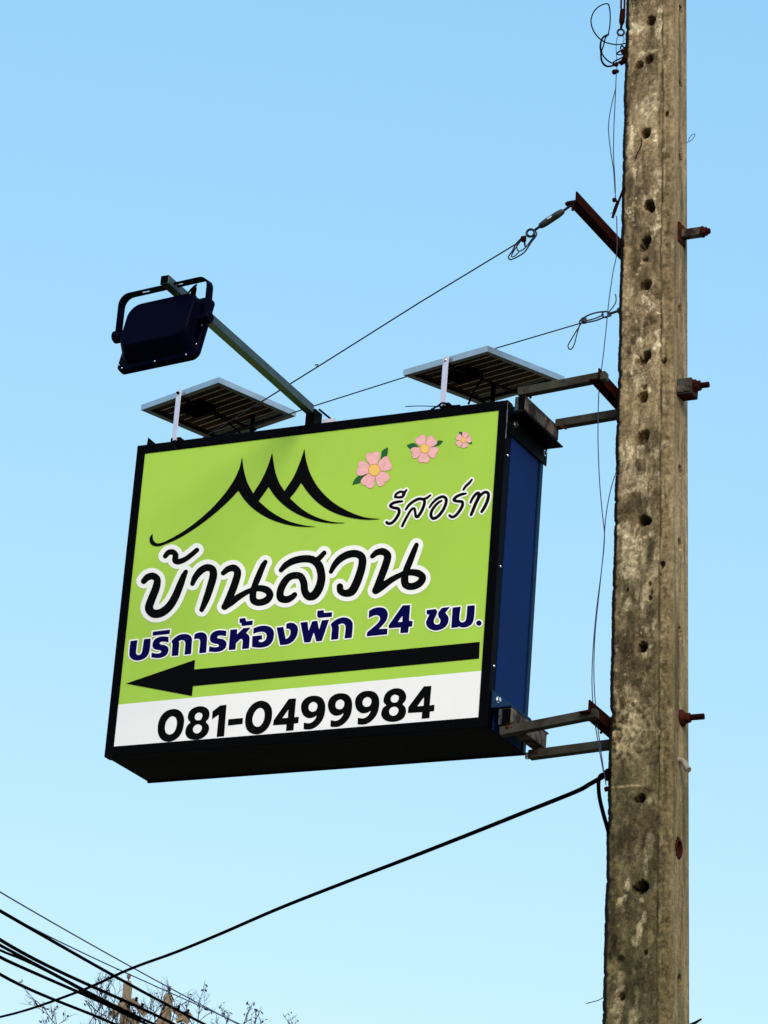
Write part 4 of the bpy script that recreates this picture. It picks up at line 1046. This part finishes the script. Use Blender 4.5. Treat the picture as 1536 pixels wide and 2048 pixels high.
# --- turnbuckle and tangled cable at the top of the pole
f3 = lambda px, py: at(px, py, 1, PY + 0.01)
Tz = lambda x, y: (1170 + x / 12.05, y / 12.05)
t = thing('hanging_turnbuckle', f3(1243, 0), 'rusty turnbuckle hanging beside the top of the pole with tangled cable loops under it', 'turnbuckle')
mb = MB(); mb.lathe(f3(*Tz(880, 600)), (0.035, 0, 1), [(0, 0.005), (0.010, 0.0085), (0.030, 0.0085), (0.05, 0.008)], 12)
mb.build('turnbuckle_body', M['rust_dark'], t)
mb = MB(); mb.tube([f3(*Tz(868, 200)), f3(*Tz(875, -60)), f3(*Tz(880, -500))], 0.0032, 8); mb.build('turnbuckle_rail', M['rust'], t); mb = MB(); mb.tube([f3(*Tz(948, 420)), f3(*Tz(955, -60)), f3(*Tz(965, -500))], 0.0032, 8)
mb.build('turnbuckle_rail', M['rust'], t)
mb = MB(); mb.tube([f3(*Tz(878, 600)), f3(*Tz(868, 700))], 0.004, 8); mb.build('threaded_rod', M['rust_dark'], t)
mb = MB(); mb.tube(ring3(f3, *Tz(862, 782), 6.6, 6.2, 0), 0.0032, 8); mb.build('eye', M['wire'], t)
mb = MB()
def wt(pts, r, n=6): mb.tube(smooth_path([f3(*Tz(*p)) for p in pts], n), r, 6)
wt([(1020, 1030), (880, 1065), (740, 1075), (600, 1050), (470, 1010), (330, 910), (220, 770), (155, 600), (150, 450), (210, 290), (320, 170), (440, 105), (530, 90), (575, 130), (600, 260), (608, 420), (600, 600), (575, 760), (560, 840)], 0.0020, 5)
wt([(575, 830), (500, 860), (430, 910), (385, 1010), (370, 1130), (385, 1250), (390, 1400), (430, 1520), (520, 1595), (640, 1590), (740, 1560), (840, 1480)], 0.0030, 5)
wt([(540, 850), (490, 920), (450, 1080), (405, 1220), (415, 1300), (480, 1400), (560, 1470), (650, 1525)], 0.0022, 5)
wt([(660, 1520), (760, 1450), (870, 1400), (960, 1330), (1010, 1200)], 0.0022, 5)
wt([(760, 1290), (860, 1220), (960, 1160), (1000, 1070)], 0.0026, 5)
wt([(770, 1310), (880, 1320), (980, 1270)], 0.0020, 5)
wt([(850, 1180), (880, 1100), (940, 1150), (980, 1240)], 0.0024, 5)
mb.build('cable_tangle', M['cable'], t)
mb = MB()
rng = random.Random(8)
for (x, y, r) in ((950, 1250, 0.010), (980, 1330, 0.010), (930, 1430, 0.010), (880, 1500, 0.008), (760, 1560, 0.007), (990, 1420, 0.009), (690, 1550, 0.0045)):
    mb.lathe(f3(*Tz(x, y)) + Vector((0, rng.uniform(-.004, .008), 0)), (rng.random() - .5, rng.random() - .5, 1), [(-r, r * .4), (-r * .4, r), (r * .5, r * .9), (r, r * .3)], 9, smooth=False)
mb.build('taped_joint', M['rust_dark'], t)
mb = MB()
wt([(800, 860), (765, 960), (752, 1100), (755, 1300), (770, 1480), (765, 1640)], 0.0011, 5)
wt([(905, 860), (940, 940), (915, 1030), (885, 1090)], 0.0011, 5)
mb.build('thin_wire', M['blue_wire'], t)

# --- thin wires hanging along the left of the pole
def hang(pts, label, r=0.0015, y=PY + 0.004, knots=(), name='hanging_wire', m='blue_wire', tails=()):
    f = lambda px, py: at(px, py, 1, y)
    o = MB(); o.tube(smooth_path([f(*p) for p in pts], 5), r, 6)
    for tl in tails: o.tube(smooth_path([f(*p) for p in tl], 5), r, 6)
    t_ = thing(name, f(*pts[0]), label, 'wire', 'thin wires hanging beside the pole')
    o.build('wire_strand', M[m], t_)
    for (x, y_, r_) in knots:
        k = MB(); k.lathe(f(x, y_), (.3, .2, 1), [(-r_, r_ * .4), (-r_ * .3, r_), (r_ * .4, r_), (r_, r_ * .4)], 8, smooth=False); k.build('knot', M['rust_dark'], t_)
    return t_
hang([(1233, 137), (1232, 160), (1231, 188), (1228, 250), (1227, 310), (1230, 360), (1231, 400)], 'pair of thin blue wires with dark knots at the top left of the pole', knots=((1229, 144, .008), (1234, 143, .006), (1229, 400, .007)), tails=([(1232, 175), (1222, 215), (1217, 255), (1221, 300), (1227, 340), (1230, 385)],))
q = MB()
hk = lambda px, py: at(px, py, 1, PY - 0.004)
q.tube([hk(1249, 372), hk(1240, 396), hk(1233, 415)], 0.0035, 7); q.tube([hk(1236, 402), hk(1230, 420), hk(1225, 436)], [0.0045, 0.0055, 0.0035], 7); q.tube([hk(1231, 420), hk(1220, 428)], 0.0007, 5)
tag(q.build('wire_hook', M['rust_dark']), 'dark twisted hook clinging to the left edge of the pole above the rusty angle iron', 'hook')
hang([(1233, 432), (1234, 470), (1233, 510), (1226, 545), (1218, 600), (1212, 660), (1206, 715), (1200, 758)], 'single thin wire crossing the lower stay wire, down to the upper bracket', y=PY - 0.02)
hang([(1200, 758), (1197, 800), (1196, 880), (1199, 960), (1204, 1020), (1209, 1075), (1203, 1140), (1193, 1220), (1186, 1300), (1184, 1370), (1188, 1430), (1197, 1490), (1207, 1545)], 'outer thin blue wire sagging from the upper bracket past the lower one', y=PY - 0.03)
hang([(1240, 930), (1232, 945), (1220, 985), (1211, 1040), (1207, 1100), (1200, 1170), (1190, 1270), (1188, 1360), (1194, 1440), (1203, 1510), (1212, 1570)], 'inner thin blue wire, leaving the pole beside the sign and ending at the black cable', y=PY - 0.015, knots=((1213, 1578, .007), (1202, 1465, .004)))

# ================================================================== lamp arm
P1 = at(620, 819, 1, -0.005)
P0 = at(329, 559, 0, P1.x)
arm = thing('lamp_arm', (P1.x, 0.02, Z0 + H_), 'galvanised square tube arm reaching out from the top of the sign to the floodlight', 'arm')
mb = MB(); mb.bar(P0, P1, (1, 0, 0), 0.0128, 0.0128, 0, 0.0012); mb.build('square_tube', M['galv'], arm)
mb = MB(); d_ = (P1 - P0).normalized(); mb.bar(P0 - d_ * 0.0006, P0 + d_ * 0.002, (1, 0, 0), 0.0108, 0.0108); mb.build('tube_mouth', M['black_paint'], arm)
mb = MB(); mb.box((P1.x + 0.002, 0.018, Z0 + H_ + 0.022), 0.016, 0.022, 0.026, bev=0.002)
mb.bar((P1.x + 0.01, 0.03, P1.z + 0.014), (P1.x + 0.075, 0.055, Z0 + H_ + 0.004), (0, 1, 0), 0.002, 0.003)
mb.build('base_bracket', M['black_paint'], arm)
mb = MB(); mb.box((P1.x + 0.044, 0.034, Z0 + H_ + 0.013), 0.020, 0.004, 0.013); mb.build('base_plate', M['alu_white'], arm)

# ================================================================== floodlight
ang = math.radians(-7.5)
ux = Vector((math.cos(ang), math.sin(ang), 0))             # along the lamp's width
tilt = math.radians(14)
back = Vector((math.sin(ang), -math.cos(ang), 0))           # towards the viewer, level
nb = (back * math.cos(tilt) + Vector((0, 0, 1)) * math.sin(tilt)).normalized()
uz = nb.cross(ux) * -1
if uz.z < 0: uz = -uz
yk_c = at(325.5, 575.5, 1, P0.y + 0.045); ypl = yk_c.y
lamp = thing('floodlight', yk_c, 'black floodlight hanging by its yoke from the end of the galvanised arm', 'floodlight')
piv = at(324.5, 652, 1, ypl)
fc = at(330.5, 670, 1, piv.y + 0.027)
def rrect(hw, hh, r, n=7):
    pts = []
    for (sx, sy, a0) in ((1, 1, 0), (-1, 1, 90), (-1, -1, 180), (1, -1, 270)):
        for k in range(n + 1):
            a_ = math.radians(a0 + 90 * k / n)
            pts.append((sx * (hw - r) + r * math.cos(a_), sy * (hh - r) + r * math.sin(a_)))
    return pts
def loft(mb, rings, mi=0, cap0=True, cap1=True):
    n = len(rings[0]); vs = [p for r in rings for p in r]; fs = []
    for j in range(len(rings) - 1):
        for k in range(n):
            fs.append((j * n + k, j * n + (k + 1) % n, (j + 1) * n + (k + 1) % n, (j + 1) * n + k))
    mb.add(vs, fs, mi, True)
    if cap0: mb.add(rings[0], [tuple(range(n))[::-1]], mi)
    if cap1: mb.add(rings[-1], [tuple(range(n))], mi)
HW, HH = 0.134, 0.101
def lr(hw, hh, r, off, dz=0.0):
    return [fc + ux * x + uz * (y + dz) + nb * off for x, y in rrect(hw, hh, r)]
mb = MB()
loft(mb, [lr(HW, HH, 0.022, -0.012), lr(HW, HH, 0.022, 0.004), lr(HW - .003, HH - .003, 0.022, 0.007)])
mb.build('bezel', M['lamp'], lamp)
mb = MB()
loft(mb, [lr(HW - .016, HH - .013, 0.026, 0.006, 0.004), lr(HW - .017, HH - .017, 0.030, 0.018, 0.007), lr(HW - .020, HH - .028, 0.038, 0.044, 0.016), lr(HW - .0215, HH - .030, 0.038, 0.047, 0.0175), lr(HW - .025, HH - .033, 0.038, 0.049, 0.018)], cap0=False)
mb.build('housing', M['lamp'], lamp)
mb = MB(); loft(mb, [lr(HW - .014, HH - .014, 0.015, -0.014), lr(HW - .014, HH - .014, 0.015, -0.0125)]); mb.build('front_glass', M['lamp_glass'], lamp)
for (x, y) in ((-.113, -.093), (-.003, -.093), (.102, -.093), (.127, -.063), (.127, .0), (.126, .078), (-.127, -.080), (-.127, .03)):
    mb = MB(); mb.lathe(fc + ux * x + uz * y + nb * 0.0065, nb, [(0, 0.0026), (0.0015, 0.0026), (0.0024, 0.0014)], 8); mb.build('screw', M['screw'], lamp)
# yoke: one flat bar bent into a U, with slots
yw = 0.149; top = yk_c; hy = (yk_c - piv).z
bw = Vector((0, 1, 0)) - ux * ux.y; bw.normalize()
path = []
r_ = 0.030
for k in range(7):
    a_ = math.radians(180 - 90 * k / 6)
    path.append((-yw + r_ + r_ * math.cos(a_), hy - r_ + r_ * math.sin(a_)))
for k in range(7):
    a_ = math.radians(90 - 90 * k / 6)
    path.append((yw - r_ + r_ * math.cos(a_), hy - r_ + r_ * math.sin(a_)))
path = [(-yw, -0.006)] + path + [(yw, -0.006)]
mb = MB()
hb, th = 0.0135, 0.003
# straight top part is split so that the two slots are real openings
def ring_at(x, z, tx, tz):
    n_ = Vector((0, 0, 0)) + ux * (-tz) + Vector((0, 0, 1)) * tx
    p = piv + ux * x + Vector((0, 0, z))
    return p, n_
pts = []
for i, (x, z) in enumerate(path):
    a_ = path[max(i - 1, 0)]; b_ = path[min(i + 1, len(path) - 1)]
    d = Vector((b_[0] - a_[0], b_[1] - a_[1])).normalized()
    pts.append(ring_at(x, z, d.x, d.y))
def strip_seg(lst, lo, hi):
    vs = []
    for p, n_ in lst:
        vs += [p + bw * lo - n_ * th / 2, p + bw * hi - n_ * th / 2, p + bw * hi + n_ * th / 2, p + bw * lo + n_ * th / 2]
    fs = []
    for i in range(len(lst) - 1):
        for k in range(4):
            fs.append((i * 4 + k, i * 4 + (k + 1) % 4, i * 4 + 4 + (k + 1) % 4, i * 4 + 4 + k))
    fs += [(3, 2, 1, 0), tuple(len(vs) - 4 + k for k in range(4))]
    mb.add(vs, fs)
half = len(pts) // 2
def tp(x): return ring_at(x, hy, 1, 0)
strip_seg(pts[:half] + [tp(-0.082)], -hb, hb)
strip_seg([tp(-0.082), tp(-0.055)], -hb, -0.0045); strip_seg([tp(-0.082), tp(-0.055)], 0.0045, hb)
strip_seg([tp(-0.055), tp(0.030)], -hb, hb)
strip_seg([tp(0.030), tp(0.057)], -hb, -0.0045); strip_seg([tp(0.030), tp(0.057)], 0.0045, hb)
strip_seg([tp(0.057)] + pts[half:], -hb, hb)
mb.build('yoke', M['lamp'], lamp)
for s in (-1, 1):
    mb = MB(); mb.lathe(piv + ux * (s * (yw - 0.024)) + Vector((0, 0, -0.004)), ux * s, [(0, 0.012), (0.020, 0.012), (0.0215, 0.0175), (0.034, 0.0175), (0.037, 0.014)], 18)
    mb.build('pivot_knob', M['lamp'], lamp)
mb = MB(); mb.lathe(at(332.5, 574, 1, ypl - 0.004), (0, 0, -1), [(0, 0.0035), (0.004, 0.0035)], 8); mb.build('bolt', M['screw'], lamp)
mb = MB(); gp = at(384, 594, 1, ypl + 0.012)
mb.lathe(gp + Vector((0, 0, -0.012)), (0.12, 0, 1), [(0, 0.011), (0.016, 0.011), (0.017, 0.008), (0.040, 0.0065)], 10, smooth=False)
mb.tube(smooth_path([gp + Vector((0.002, 0, 0.025)), gp + Vector((0.004, 0.01, 0.04)), gp + Vector((-0.015, 0.02, 0.036)), gp + Vector((-0.03, 0.02, 0.015)), gp + Vector((-0.03, 0.03, 0.005))], 5), 0.0026, 7)
mb.build('cable_gland', M['cable'], lamp)

# ================================================================== solar panels
def solar(corner, top_px, foot_px, a_len, b_len, yaw, rear, cable, lab, tie, rise=0.0):
    foot = at(*foot_px, 1, 0.012)
    legh = at(*top_px, 1, 0.012).z - foot.z
    zc = foot.z + legh                       # height of the frame's upper rim
    N = at(*corner, 2, zc - Z0)
    a = Vector((-math.cos(yaw), math.sin(yaw), 0)); b = Vector((math.sin(yaw), math.cos(yaw), rise)).normalized()
    up = b.cross(a).normalized()
    zup = Vector((0, 0, 1))
    fh = 0.0175
    t_ = thing('solar_panel', (foot.x, foot.y, Z0 + H_), lab, 'solar panel', 'solar panels on top of the sign')
    ctr = N + a * (a_len / 2) + b * (b_len / 2) - up * (fh / 2)
    m_ = MB()
    for (s, ax, bx, L1, L2) in ((-1, a, b, a_len, b_len), (1, a, b, a_len, b_len)):
        m_.box(ctr + bx * (s * (L2 / 2 - 0.001)), L1 / 2, 0.001, fh / 2, 0, ax, bx, up)
        m_.box(ctr + bx * (s * (L2 / 2 - 0.0105)) - up * (fh / 2 - 0.0012), L1 / 2 - 0.002, 0.0085, 0.0011, 1, ax, bx, up)
        m_.box(ctr + ax * (s * (L1 / 2 - 0.001)), L2 / 2 - 0.002, 0.001, fh / 2, 0, bx, ax, up)
        m_.box(ctr + ax * (s * (L1 / 2 - 0.0105)) - up * (fh / 2 - 0.0012), L2 / 2 - 0.019, 0.0085, 0.0011, 1, bx, ax, up)
    m_.build('frame', [M['alu'], M['flange']], t_)
    m_ = MB(); m_.box(ctr + up * (fh / 2 - 0.004), a_len / 2 - 0.002, b_len / 2 - 0.002, 0.0015, 0, a, b, up)
    nl = 9
    for k in range(nl):
        q = ctr + b * (-b_len / 2 + 0.028 + (b_len - 0.075) * k / (nl - 1)) + up * (fh / 2 - 0.0058)
        m_.box(q, a_len / 2 - 0.030, 0.0019, 0.0003, 1, a, b, up)
    m_.box(ctr + b * (b_len / 2 - 0.030) + up * (fh / 2 - 0.0058), a_len / 2 - 0.022, 0.009, 0.0003, 2, a, b, up)
    m_.build('backsheet', [M['backsheet'], M['busline'], M['flange']], t_)
    m_ = MB(); m_.box(ctr + up * (fh / 2 - 0.0015), a_len / 2 - 0.0025, b_len / 2 - 0.0025, 0.0008, 0, a, b, up); m_.build('glass', M['glass'], t_)
    m_ = MB(); m_.box(ctr - b * 0.055 + a * 0.03 + up * (fh / 2 - 0.014), 0.048, 0.032, 0.009, 0, a, b, up, bev=0.002); m_.build('junction_box', M['cable'], t_)
    # cross brace carrying the legs underneath
    m_ = MB(); m_.bar(ctr - b * (b_len / 2 - 0.004) - up * 0.012, ctr + b * (b_len / 2 - 0.004) - up * 0.012, a, 0.006, 0.002); m_.build('cross_brace', M['black_paint'], t_)
    # front leg: flat aluminium strip
    tp_ = foot + zup * (legh - 0.002)
    m_ = MB(); m_.bar(foot + up * 0.0, tp_, a, 0.0095, 0.0015); m_.bar(foot + up * 0.001, foot + up * 0.001 + b * 0.03, a, 0.0095, 0.0015)
    m_.build('leg', M['alu_white'], t_)
    m_ = MB(); m_.lathe(tp_ - up * 0.012 - b * 0.0015, -b, [(0, 0.005), (0.003, 0.005), (0.004, 0.0025), (0.008, 0.0025)], 8); m_.build('bolt', M['screw'] if tie else M['cable'], t_)
    rf = Vector((rear[0], rear[1], Z0 + H_)); rt = Vector((rear[0], rear[1], zc - fh + rise * rear[1]))
    m_ = MB(); m_.bar(rf, rt, a, 0.008, 0.0015); m_.build('leg', M['black_paint'], t_)
    m_ = MB(); m_.box(foot + Vector((0.004, 0.012, 0.004)), 0.017, 0.012, 0.006, 0, bev=0.002); m_.build('foot_clamp', M['black_paint'], t_)
    if cable:
        m_ = MB(); m_.tube(smooth_path(cable(ctr, a, b, up), 6), 0.003, 7); m_.build('panel_cable', M['cable'], t_)
    if tie:
        m_ = MB()
        f = lambda px, py: at(px, py, 1, 0.004)
        m_.tube(smooth_path([f(811, 813), f(840, 812), f(878, 813)], 4), [0.0014] * 9, 6)
        m_.tube(smooth_path([f(862, 819), f(876, 812), f(884, 806), (f(894, 808)), f(900, 812), f(920, 811)], 4), 0.003, 6)
        m_.tube(smooth_path([f(948, 793), f(958, 800), f(972, 806)], 4), [0.0022, .002, .002, .003, .0032, .0034, .0036, .0036, .0036], 6)
        m_.build('cable_tie', M['cable'], t_)
    return t_
fL = at(348, 880, 1, 0.012)
solar((438, 754), (358, 778), (348, 881), 0.350, 0.310, math.radians(19.5), (at(503, 866, 1, 0.21).x, 0.21),
      lambda c_, a, b, u: [c_ + a * 0.02 - b * 0.03 - u * .005, c_ - a * 0.0 + b * 0.03 - u * .02, c_ + a * 0.0 + b * 0.09 - u * .04, c_ - a * 0.0 + b * 0.14 - u * .05, Vector((at(503, 850, 1, .21).x, .20, Z0 + H_ + .02))],
      'solar panel on thin legs at the left end of the sign top', False)
solar((975, 691), (888, 712), (885, 812), 0.317, 0.345, math.radians(15.5), (at(985, 800, 1, 0.235).x, 0.235),
      lambda c_, a, b, u: [c_ + a * 0.01 - b * 0.03 - u * .005, at(963, 742, 1, .10), at(962, 760, 1, .07), at(946, 785, 1, .03), at(937, 808, 1, .012)],
      'solar panel on thin legs at the pole end of the sign top', True, 0.097)

# ================================================================== black cable running off to the left
pts = [(1212, 1550, 9.95), (1180, 1568, 9.97), (1150, 1584, 10.0), (1050, 1624, 10.3), (940, 1668, 10.7), (820, 1715, 11.3), (700, 1761, 12.0), (560, 1816, 13.0), (440, 1868, 14.1), (350, 1905, 15.0), (260, 1938, 16.0), (150, 1986, 17.3), (0, 2034, 19.0), (-160, 2082, 21.0), (-900, 2230, 34)]
t = thing('overhead_cable', at_d(1212, 1550, 9.95), 'thick black cable leaving the pole below the sign and sagging down to the left', 'cable')
A_ = at_d(1212, 1550, 9.95); B_ = at_d(0, 2034, 19.0)
hd = Vector((B_.x - A_.x, B_.y - A_.y, 0)).normalized(); pn = Vector((-hd.y, hd.x, 0))     # the cable hangs in one upright plane
run = []
for p in pts[:-2]:
    d_ = ray(p[0], p[1]); run.append(CAM + d_ * ((A_ - CAM).dot(pn) / d_.dot(pn)))
sl_ = (run[-1] - run[-2]).normalized()
run += [run[-1] + sl_ * 3 + Vector((0, 0, 0.1)), run[-1] + sl_ * 8 + Vector((0, 0, 0.7)), run[-1] + sl_ * 16 + Vector((0, 0, 2.6)), run[-1] + sl_ * 30 + Vector((0, 0, 7.5)), run[-1] + sl_ * 48 + Vector((0, 0, 16.0))]
mb = MB(); mb.tube(smooth_path(run, 6), 0.0068, 8); mb.build('cable_run', M['cable'], t)
mb = MB(); f = lambda px, py: at(px, py, 1, PY + 0.002)
mb.tube(smooth_path([f(1216, 1556), f(1208, 1549), f(1200, 1553), (f(1197, 1568)), f(1199, 1595), f(1206, 1625), f(1213, 1650), f(1218, 1668)], 5), 0.0058, 8)
mb.lathe(f(1216, 1548), (0, 0, 1), [(-0.018, 0.006), (-0.01, 0.011), (0.008, 0.011), (0.014, 0.006)], 9, smooth=False)
mb.build('cable_end', M['cable'], t)

# ================================================================== far away: power lines, twin poles, trees
def far_cable(px, lab, w0, w1, d0=36.0, d1=48.0, m='cable'):
    xs = [p[0] for p in px]
    cf = np.polyfit(xs, [p[1] for p in px], 3)
    P = []
    for x in np.linspace(xs[0] - 1500, xs[-1] + 700, 120):
        xx = min(max(x, xs[0]), xs[-1])
        y = np.polyval(cf, xx) + (x - xx) * (np.polyval(np.polyder(cf), xx) if x > xx else 0.62)
        tt = x / 450.0
        P.append(at_d(x, y, 1.0 / lerp(1 / d0, 1 / d1, min(max(tt, -0.7), 1.6))))
    sm = P
    r = [max(0.002, lerp(w0 * d0, w1 * d1, i / (len(sm) - 1)) / F_PX / 2) for i in range(len(sm))]
    rm = sum(r) / len(r)
    mb = MB(); mb.tube(sm, rm, 7)
    return tag(mb.build('power_line', M[m]), lab, 'power line', 'power lines at the lower left')
far_cable([(0, 1784), (135, 1862), (268, 1939), (339, 1971), (401, 2012), (492, 2056)], 'uppermost thin power line, running to the right one of the far twin poles', 3.0, 2.6, m='blue_wire')
far_cable([(-40, 1800), (55, 1849), (237, 1940), (262, 1953), (339, 1982), (405, 2014), (500, 2058)], 'second thin power line, running to the left one of the far twin poles', 2.8, 2.4, m='blue_wire')
far_cable([(0, 1822), (110, 1884), (219, 1948), (300, 1991), (379, 2032), (420, 2055)], 'single thick power line just above the bundled lines at the lower left', 5.8, 6.4)
far_cable([(0, 1880), (75, 1920), (153, 1960), (220, 1990), (284, 2016), (360, 2055)], 'thick top strand of the bundled power lines', 6.2, 6.6)
far_cable([(0, 1891), (73, 1929), (120, 1953), (164, 1981), (240, 2015), (325, 2056)], 'strand just below the top strand of the bundled power lines, touching it', 5.4, 5.8)
far_cable([(0, 1902), (60, 1925), (100, 1945), (150, 1975), (205, 2003), (300, 2052)], 'middle strand hidden among the bundled power lines', 4.6, 4.6, m='cable')
far_cable([(0, 1915), (70, 1946), (138, 1977), (185, 1996), (237, 2021), (305, 2055)], 'lower strand of the bundled power lines', 5.6, 6.2)
far_cable([(0, 1949), (50, 1973), (98, 1997), (165, 2021), (245, 2056)], 'lowest and separate thick power line at the very bottom left', 5.8, 5.6)

def far_pole(cx, top_y, dist, lab, s, arms):
    topp = at_d(cx, top_y + 12, dist)
    base = Vector((topp.x, topp.y, 0))
    t_ = thing('distribution_pole', base, lab, 'utility pole', 'far twin poles')
    k = dist / F_PX                               # metres per photo pixel
    hw = 7 * k
    m_ = MB()
    m_.box((topp.x, topp.y, (topp.z - 11 * k) / 2), hw, hw * .9, (topp.z - 11 * k) / 2)
    o_ = Vector((topp.x, topp.y, topp.z - 11 * k))
    m_.add([o_ + Vector((-hw, -hw * .9, 0)), o_ + Vector((hw, -hw * .9, 0)), o_ + Vector((hw, hw * .9, 0)), o_ + Vector((-hw, hw * .9, 0)),
            o_ + Vector((-4 * k, -3 * k, 8 * k)), o_ + Vector((4 * k, -3 * k, 8 * k)), o_ + Vector((4 * k, 3 * k, 8 * k)), o_ + Vector((-4 * k, 3 * k, 8 * k))],
           [(0, 1, 5, 4), (1, 2, 6, 5), (2, 3, 7, 6), (3, 0, 4, 7), (4, 5, 6, 7)])
    m_.build('shaft', M['tan_conc'], t_)
    m_ = MB(); m_.lathe(topp + Vector((0, 0, -3 * k)), (0, 0, 1), [(0, 1.6 * k), (5 * k, 1.6 * k), (6 * k, 4.5 * k), (8 * k, 3 * k), (10 * k, 5 * k), (12 * k, 3 * k), (14 * k, 3.5 * k), (15 * k, 2 * k)], 10); m_.build('insulator', M['ceramic'], t_)
    for (x0_, y0_, x1_, y1_, wd) in arms:
        p0 = at_d(x0_, y0_, dist - 0.15); p1 = at_d(x1_, y1_, dist - 0.15)
        m_ = MB(); m_.bar(p0, p1, (0, 1, 0), 5 * k, wd * k); m_.build('crossarm', M['tan_conc'], t_)
        for tt in (0.35, 0.75):
            pp = p0.lerp(p1, tt)
            m_ = MB(); m_.lathe(pp + Vector((0, -4 * k, wd * k)), (0.2, 0, 1), [(0, 2 * k), (3 * k, 4 * k), (5 * k, 2.5 * k), (8 * k, 3.5 * k), (10 * k, 1.5 * k)], 9); m_.build('pin_insulator', M['cable'], t_)
    return t_
far_pole(257, 1947, 50.0, 'left one of two far tan concrete poles behind the power lines', 1, [(254, 2000, 222, 2034, 6), (262, 1999, 292, 2030, 5), (246, 2014, 276, 2050, 7)])
far_pole(338, 1972, 50.6, 'right one of two far tan concrete poles behind the power lines', 1, [(334, 2014, 318, 2052, 6), (346, 2016, 378, 2046, 5), (352, 2042, 384, 2030, 4)])

def bare_tree(cx, dist, top_px, spread, seed, lab, nlimb, leafy):
    rng = random.Random(seed)
    base = at_d(cx, 2048, dist); base.z = 0
    zb = at_d(cx, 2048, dist).z                  # height at the frame's lower edge
    zt = at_d(cx, top_px, dist).z
    t_ = thing('bare_tree', base, lab, 'tree', 'bare trees beyond the power lines')
    tr_ = MB(); tw = MB(); lf = MB()
    zk = zb * 0.55
    tr_.tube(smooth_path([base, base + Vector((0.08, 0, zk * .4)), base + Vector((-0.05, .05, zk * .75)), base + Vector((0, 0, zk))], 4), [lerp(0.16, 0.09, i / 12) for i in range(13)], 9)
    sp = spread * dist / F_PX
    def leaf(p):
        s = rng.uniform(0.018, 0.034)
        d = Vector((rng.uniform(-1, 1), rng.uniform(-1, 1), rng.uniform(-1, 1))).normalized(); e = d.orthogonal().normalized()
        lf.add([p, p + d * s + e * s * .45, p + d * s * 2, p + d * s - e * s * .45], [(0, 1, 2, 3)])
    def twig(p, d, l, r, lev):
        pts_ = [p]; dd = d.copy()
        n_ = 5
        for k in range(n_):
            dd = (dd + Vector((rng.uniform(-.28, .28), rng.uniform(-.28, .28), rng.uniform(-.12, .26)))).normalized()
            pts_.append(pts_[-1] + dd * (l / n_))
            if lev > 0 and k > 0:
                for _ in range(rng.choice((1, 1, 2))):
                    sd2 = (dd + Vector((rng.uniform(-1, 1), rng.uniform(-.9, .9), rng.uniform(-.35, .6)))).normalized()
                    twig(pts_[-1], sd2, l * rng.uniform(.35, .6), r * .6, lev - 1)
        if rng.random() < leafy:
            for k in range(rng.randint(1, 4)): leaf(pts_[-1] + Vector((rng.uniform(-.03, .03), 0, rng.uniform(-.04, .02))))
        tw.tube(pts_, [lerp(r, r * .45, k / n_) for k in range(n_ + 1)], 4, cap=False)
    for i in range(nlimb):
        ax_ = (i + 0.5) / nlimb * 2 - 1
        start = base + Vector((0, 0, zk * rng.uniform(.8, 1.0)))
        tgt = base + R_AX * (ax_ * sp / 2 + rng.uniform(-.08, .08)) + Vector((0, rng.uniform(-.5, .5), 0)); tgt.z = zb - rng.uniform(0.05, 0.35)
        limb = smooth_path([start, start.lerp(tgt, .5) + R_AX * (ax_ * sp * .15) + Vector((0, 0, .2)), tgt], 5)
        tw.tube(limb, [lerp(0.05, 0.014, k / (len(limb) - 1)) for k in range(len(limb))], 6)
        for k in range(3):
            ll = (zt - zb) * rng.uniform(.35, .85) + 0.1
            twig(limb[-1 - k], (Vector((0, 0, 1)) + R_AX * rng.uniform(-.6, .6)).normalized(), ll, 0.0085, 2)
    tr_.build('trunk', M['bark'], t_)
    tw.build('crown', M['bark'], t_)
    if lf.f: lf.build('foliage', M['leaf'], t_)
bare_tree(208, 44.0, 1938, 150, 3, 'leftmost bare twiggy tree behind the power lines', 8, 0.10)
bare_tree(300, 47.0, 1965, 170, 11, 'bare twiggy tree around the far twin poles', 6, 0.05)
bare_tree(480, 46.0, 2003, 220, 7, 'thinner sparse tree right of the far twin poles', 7, 0.14)
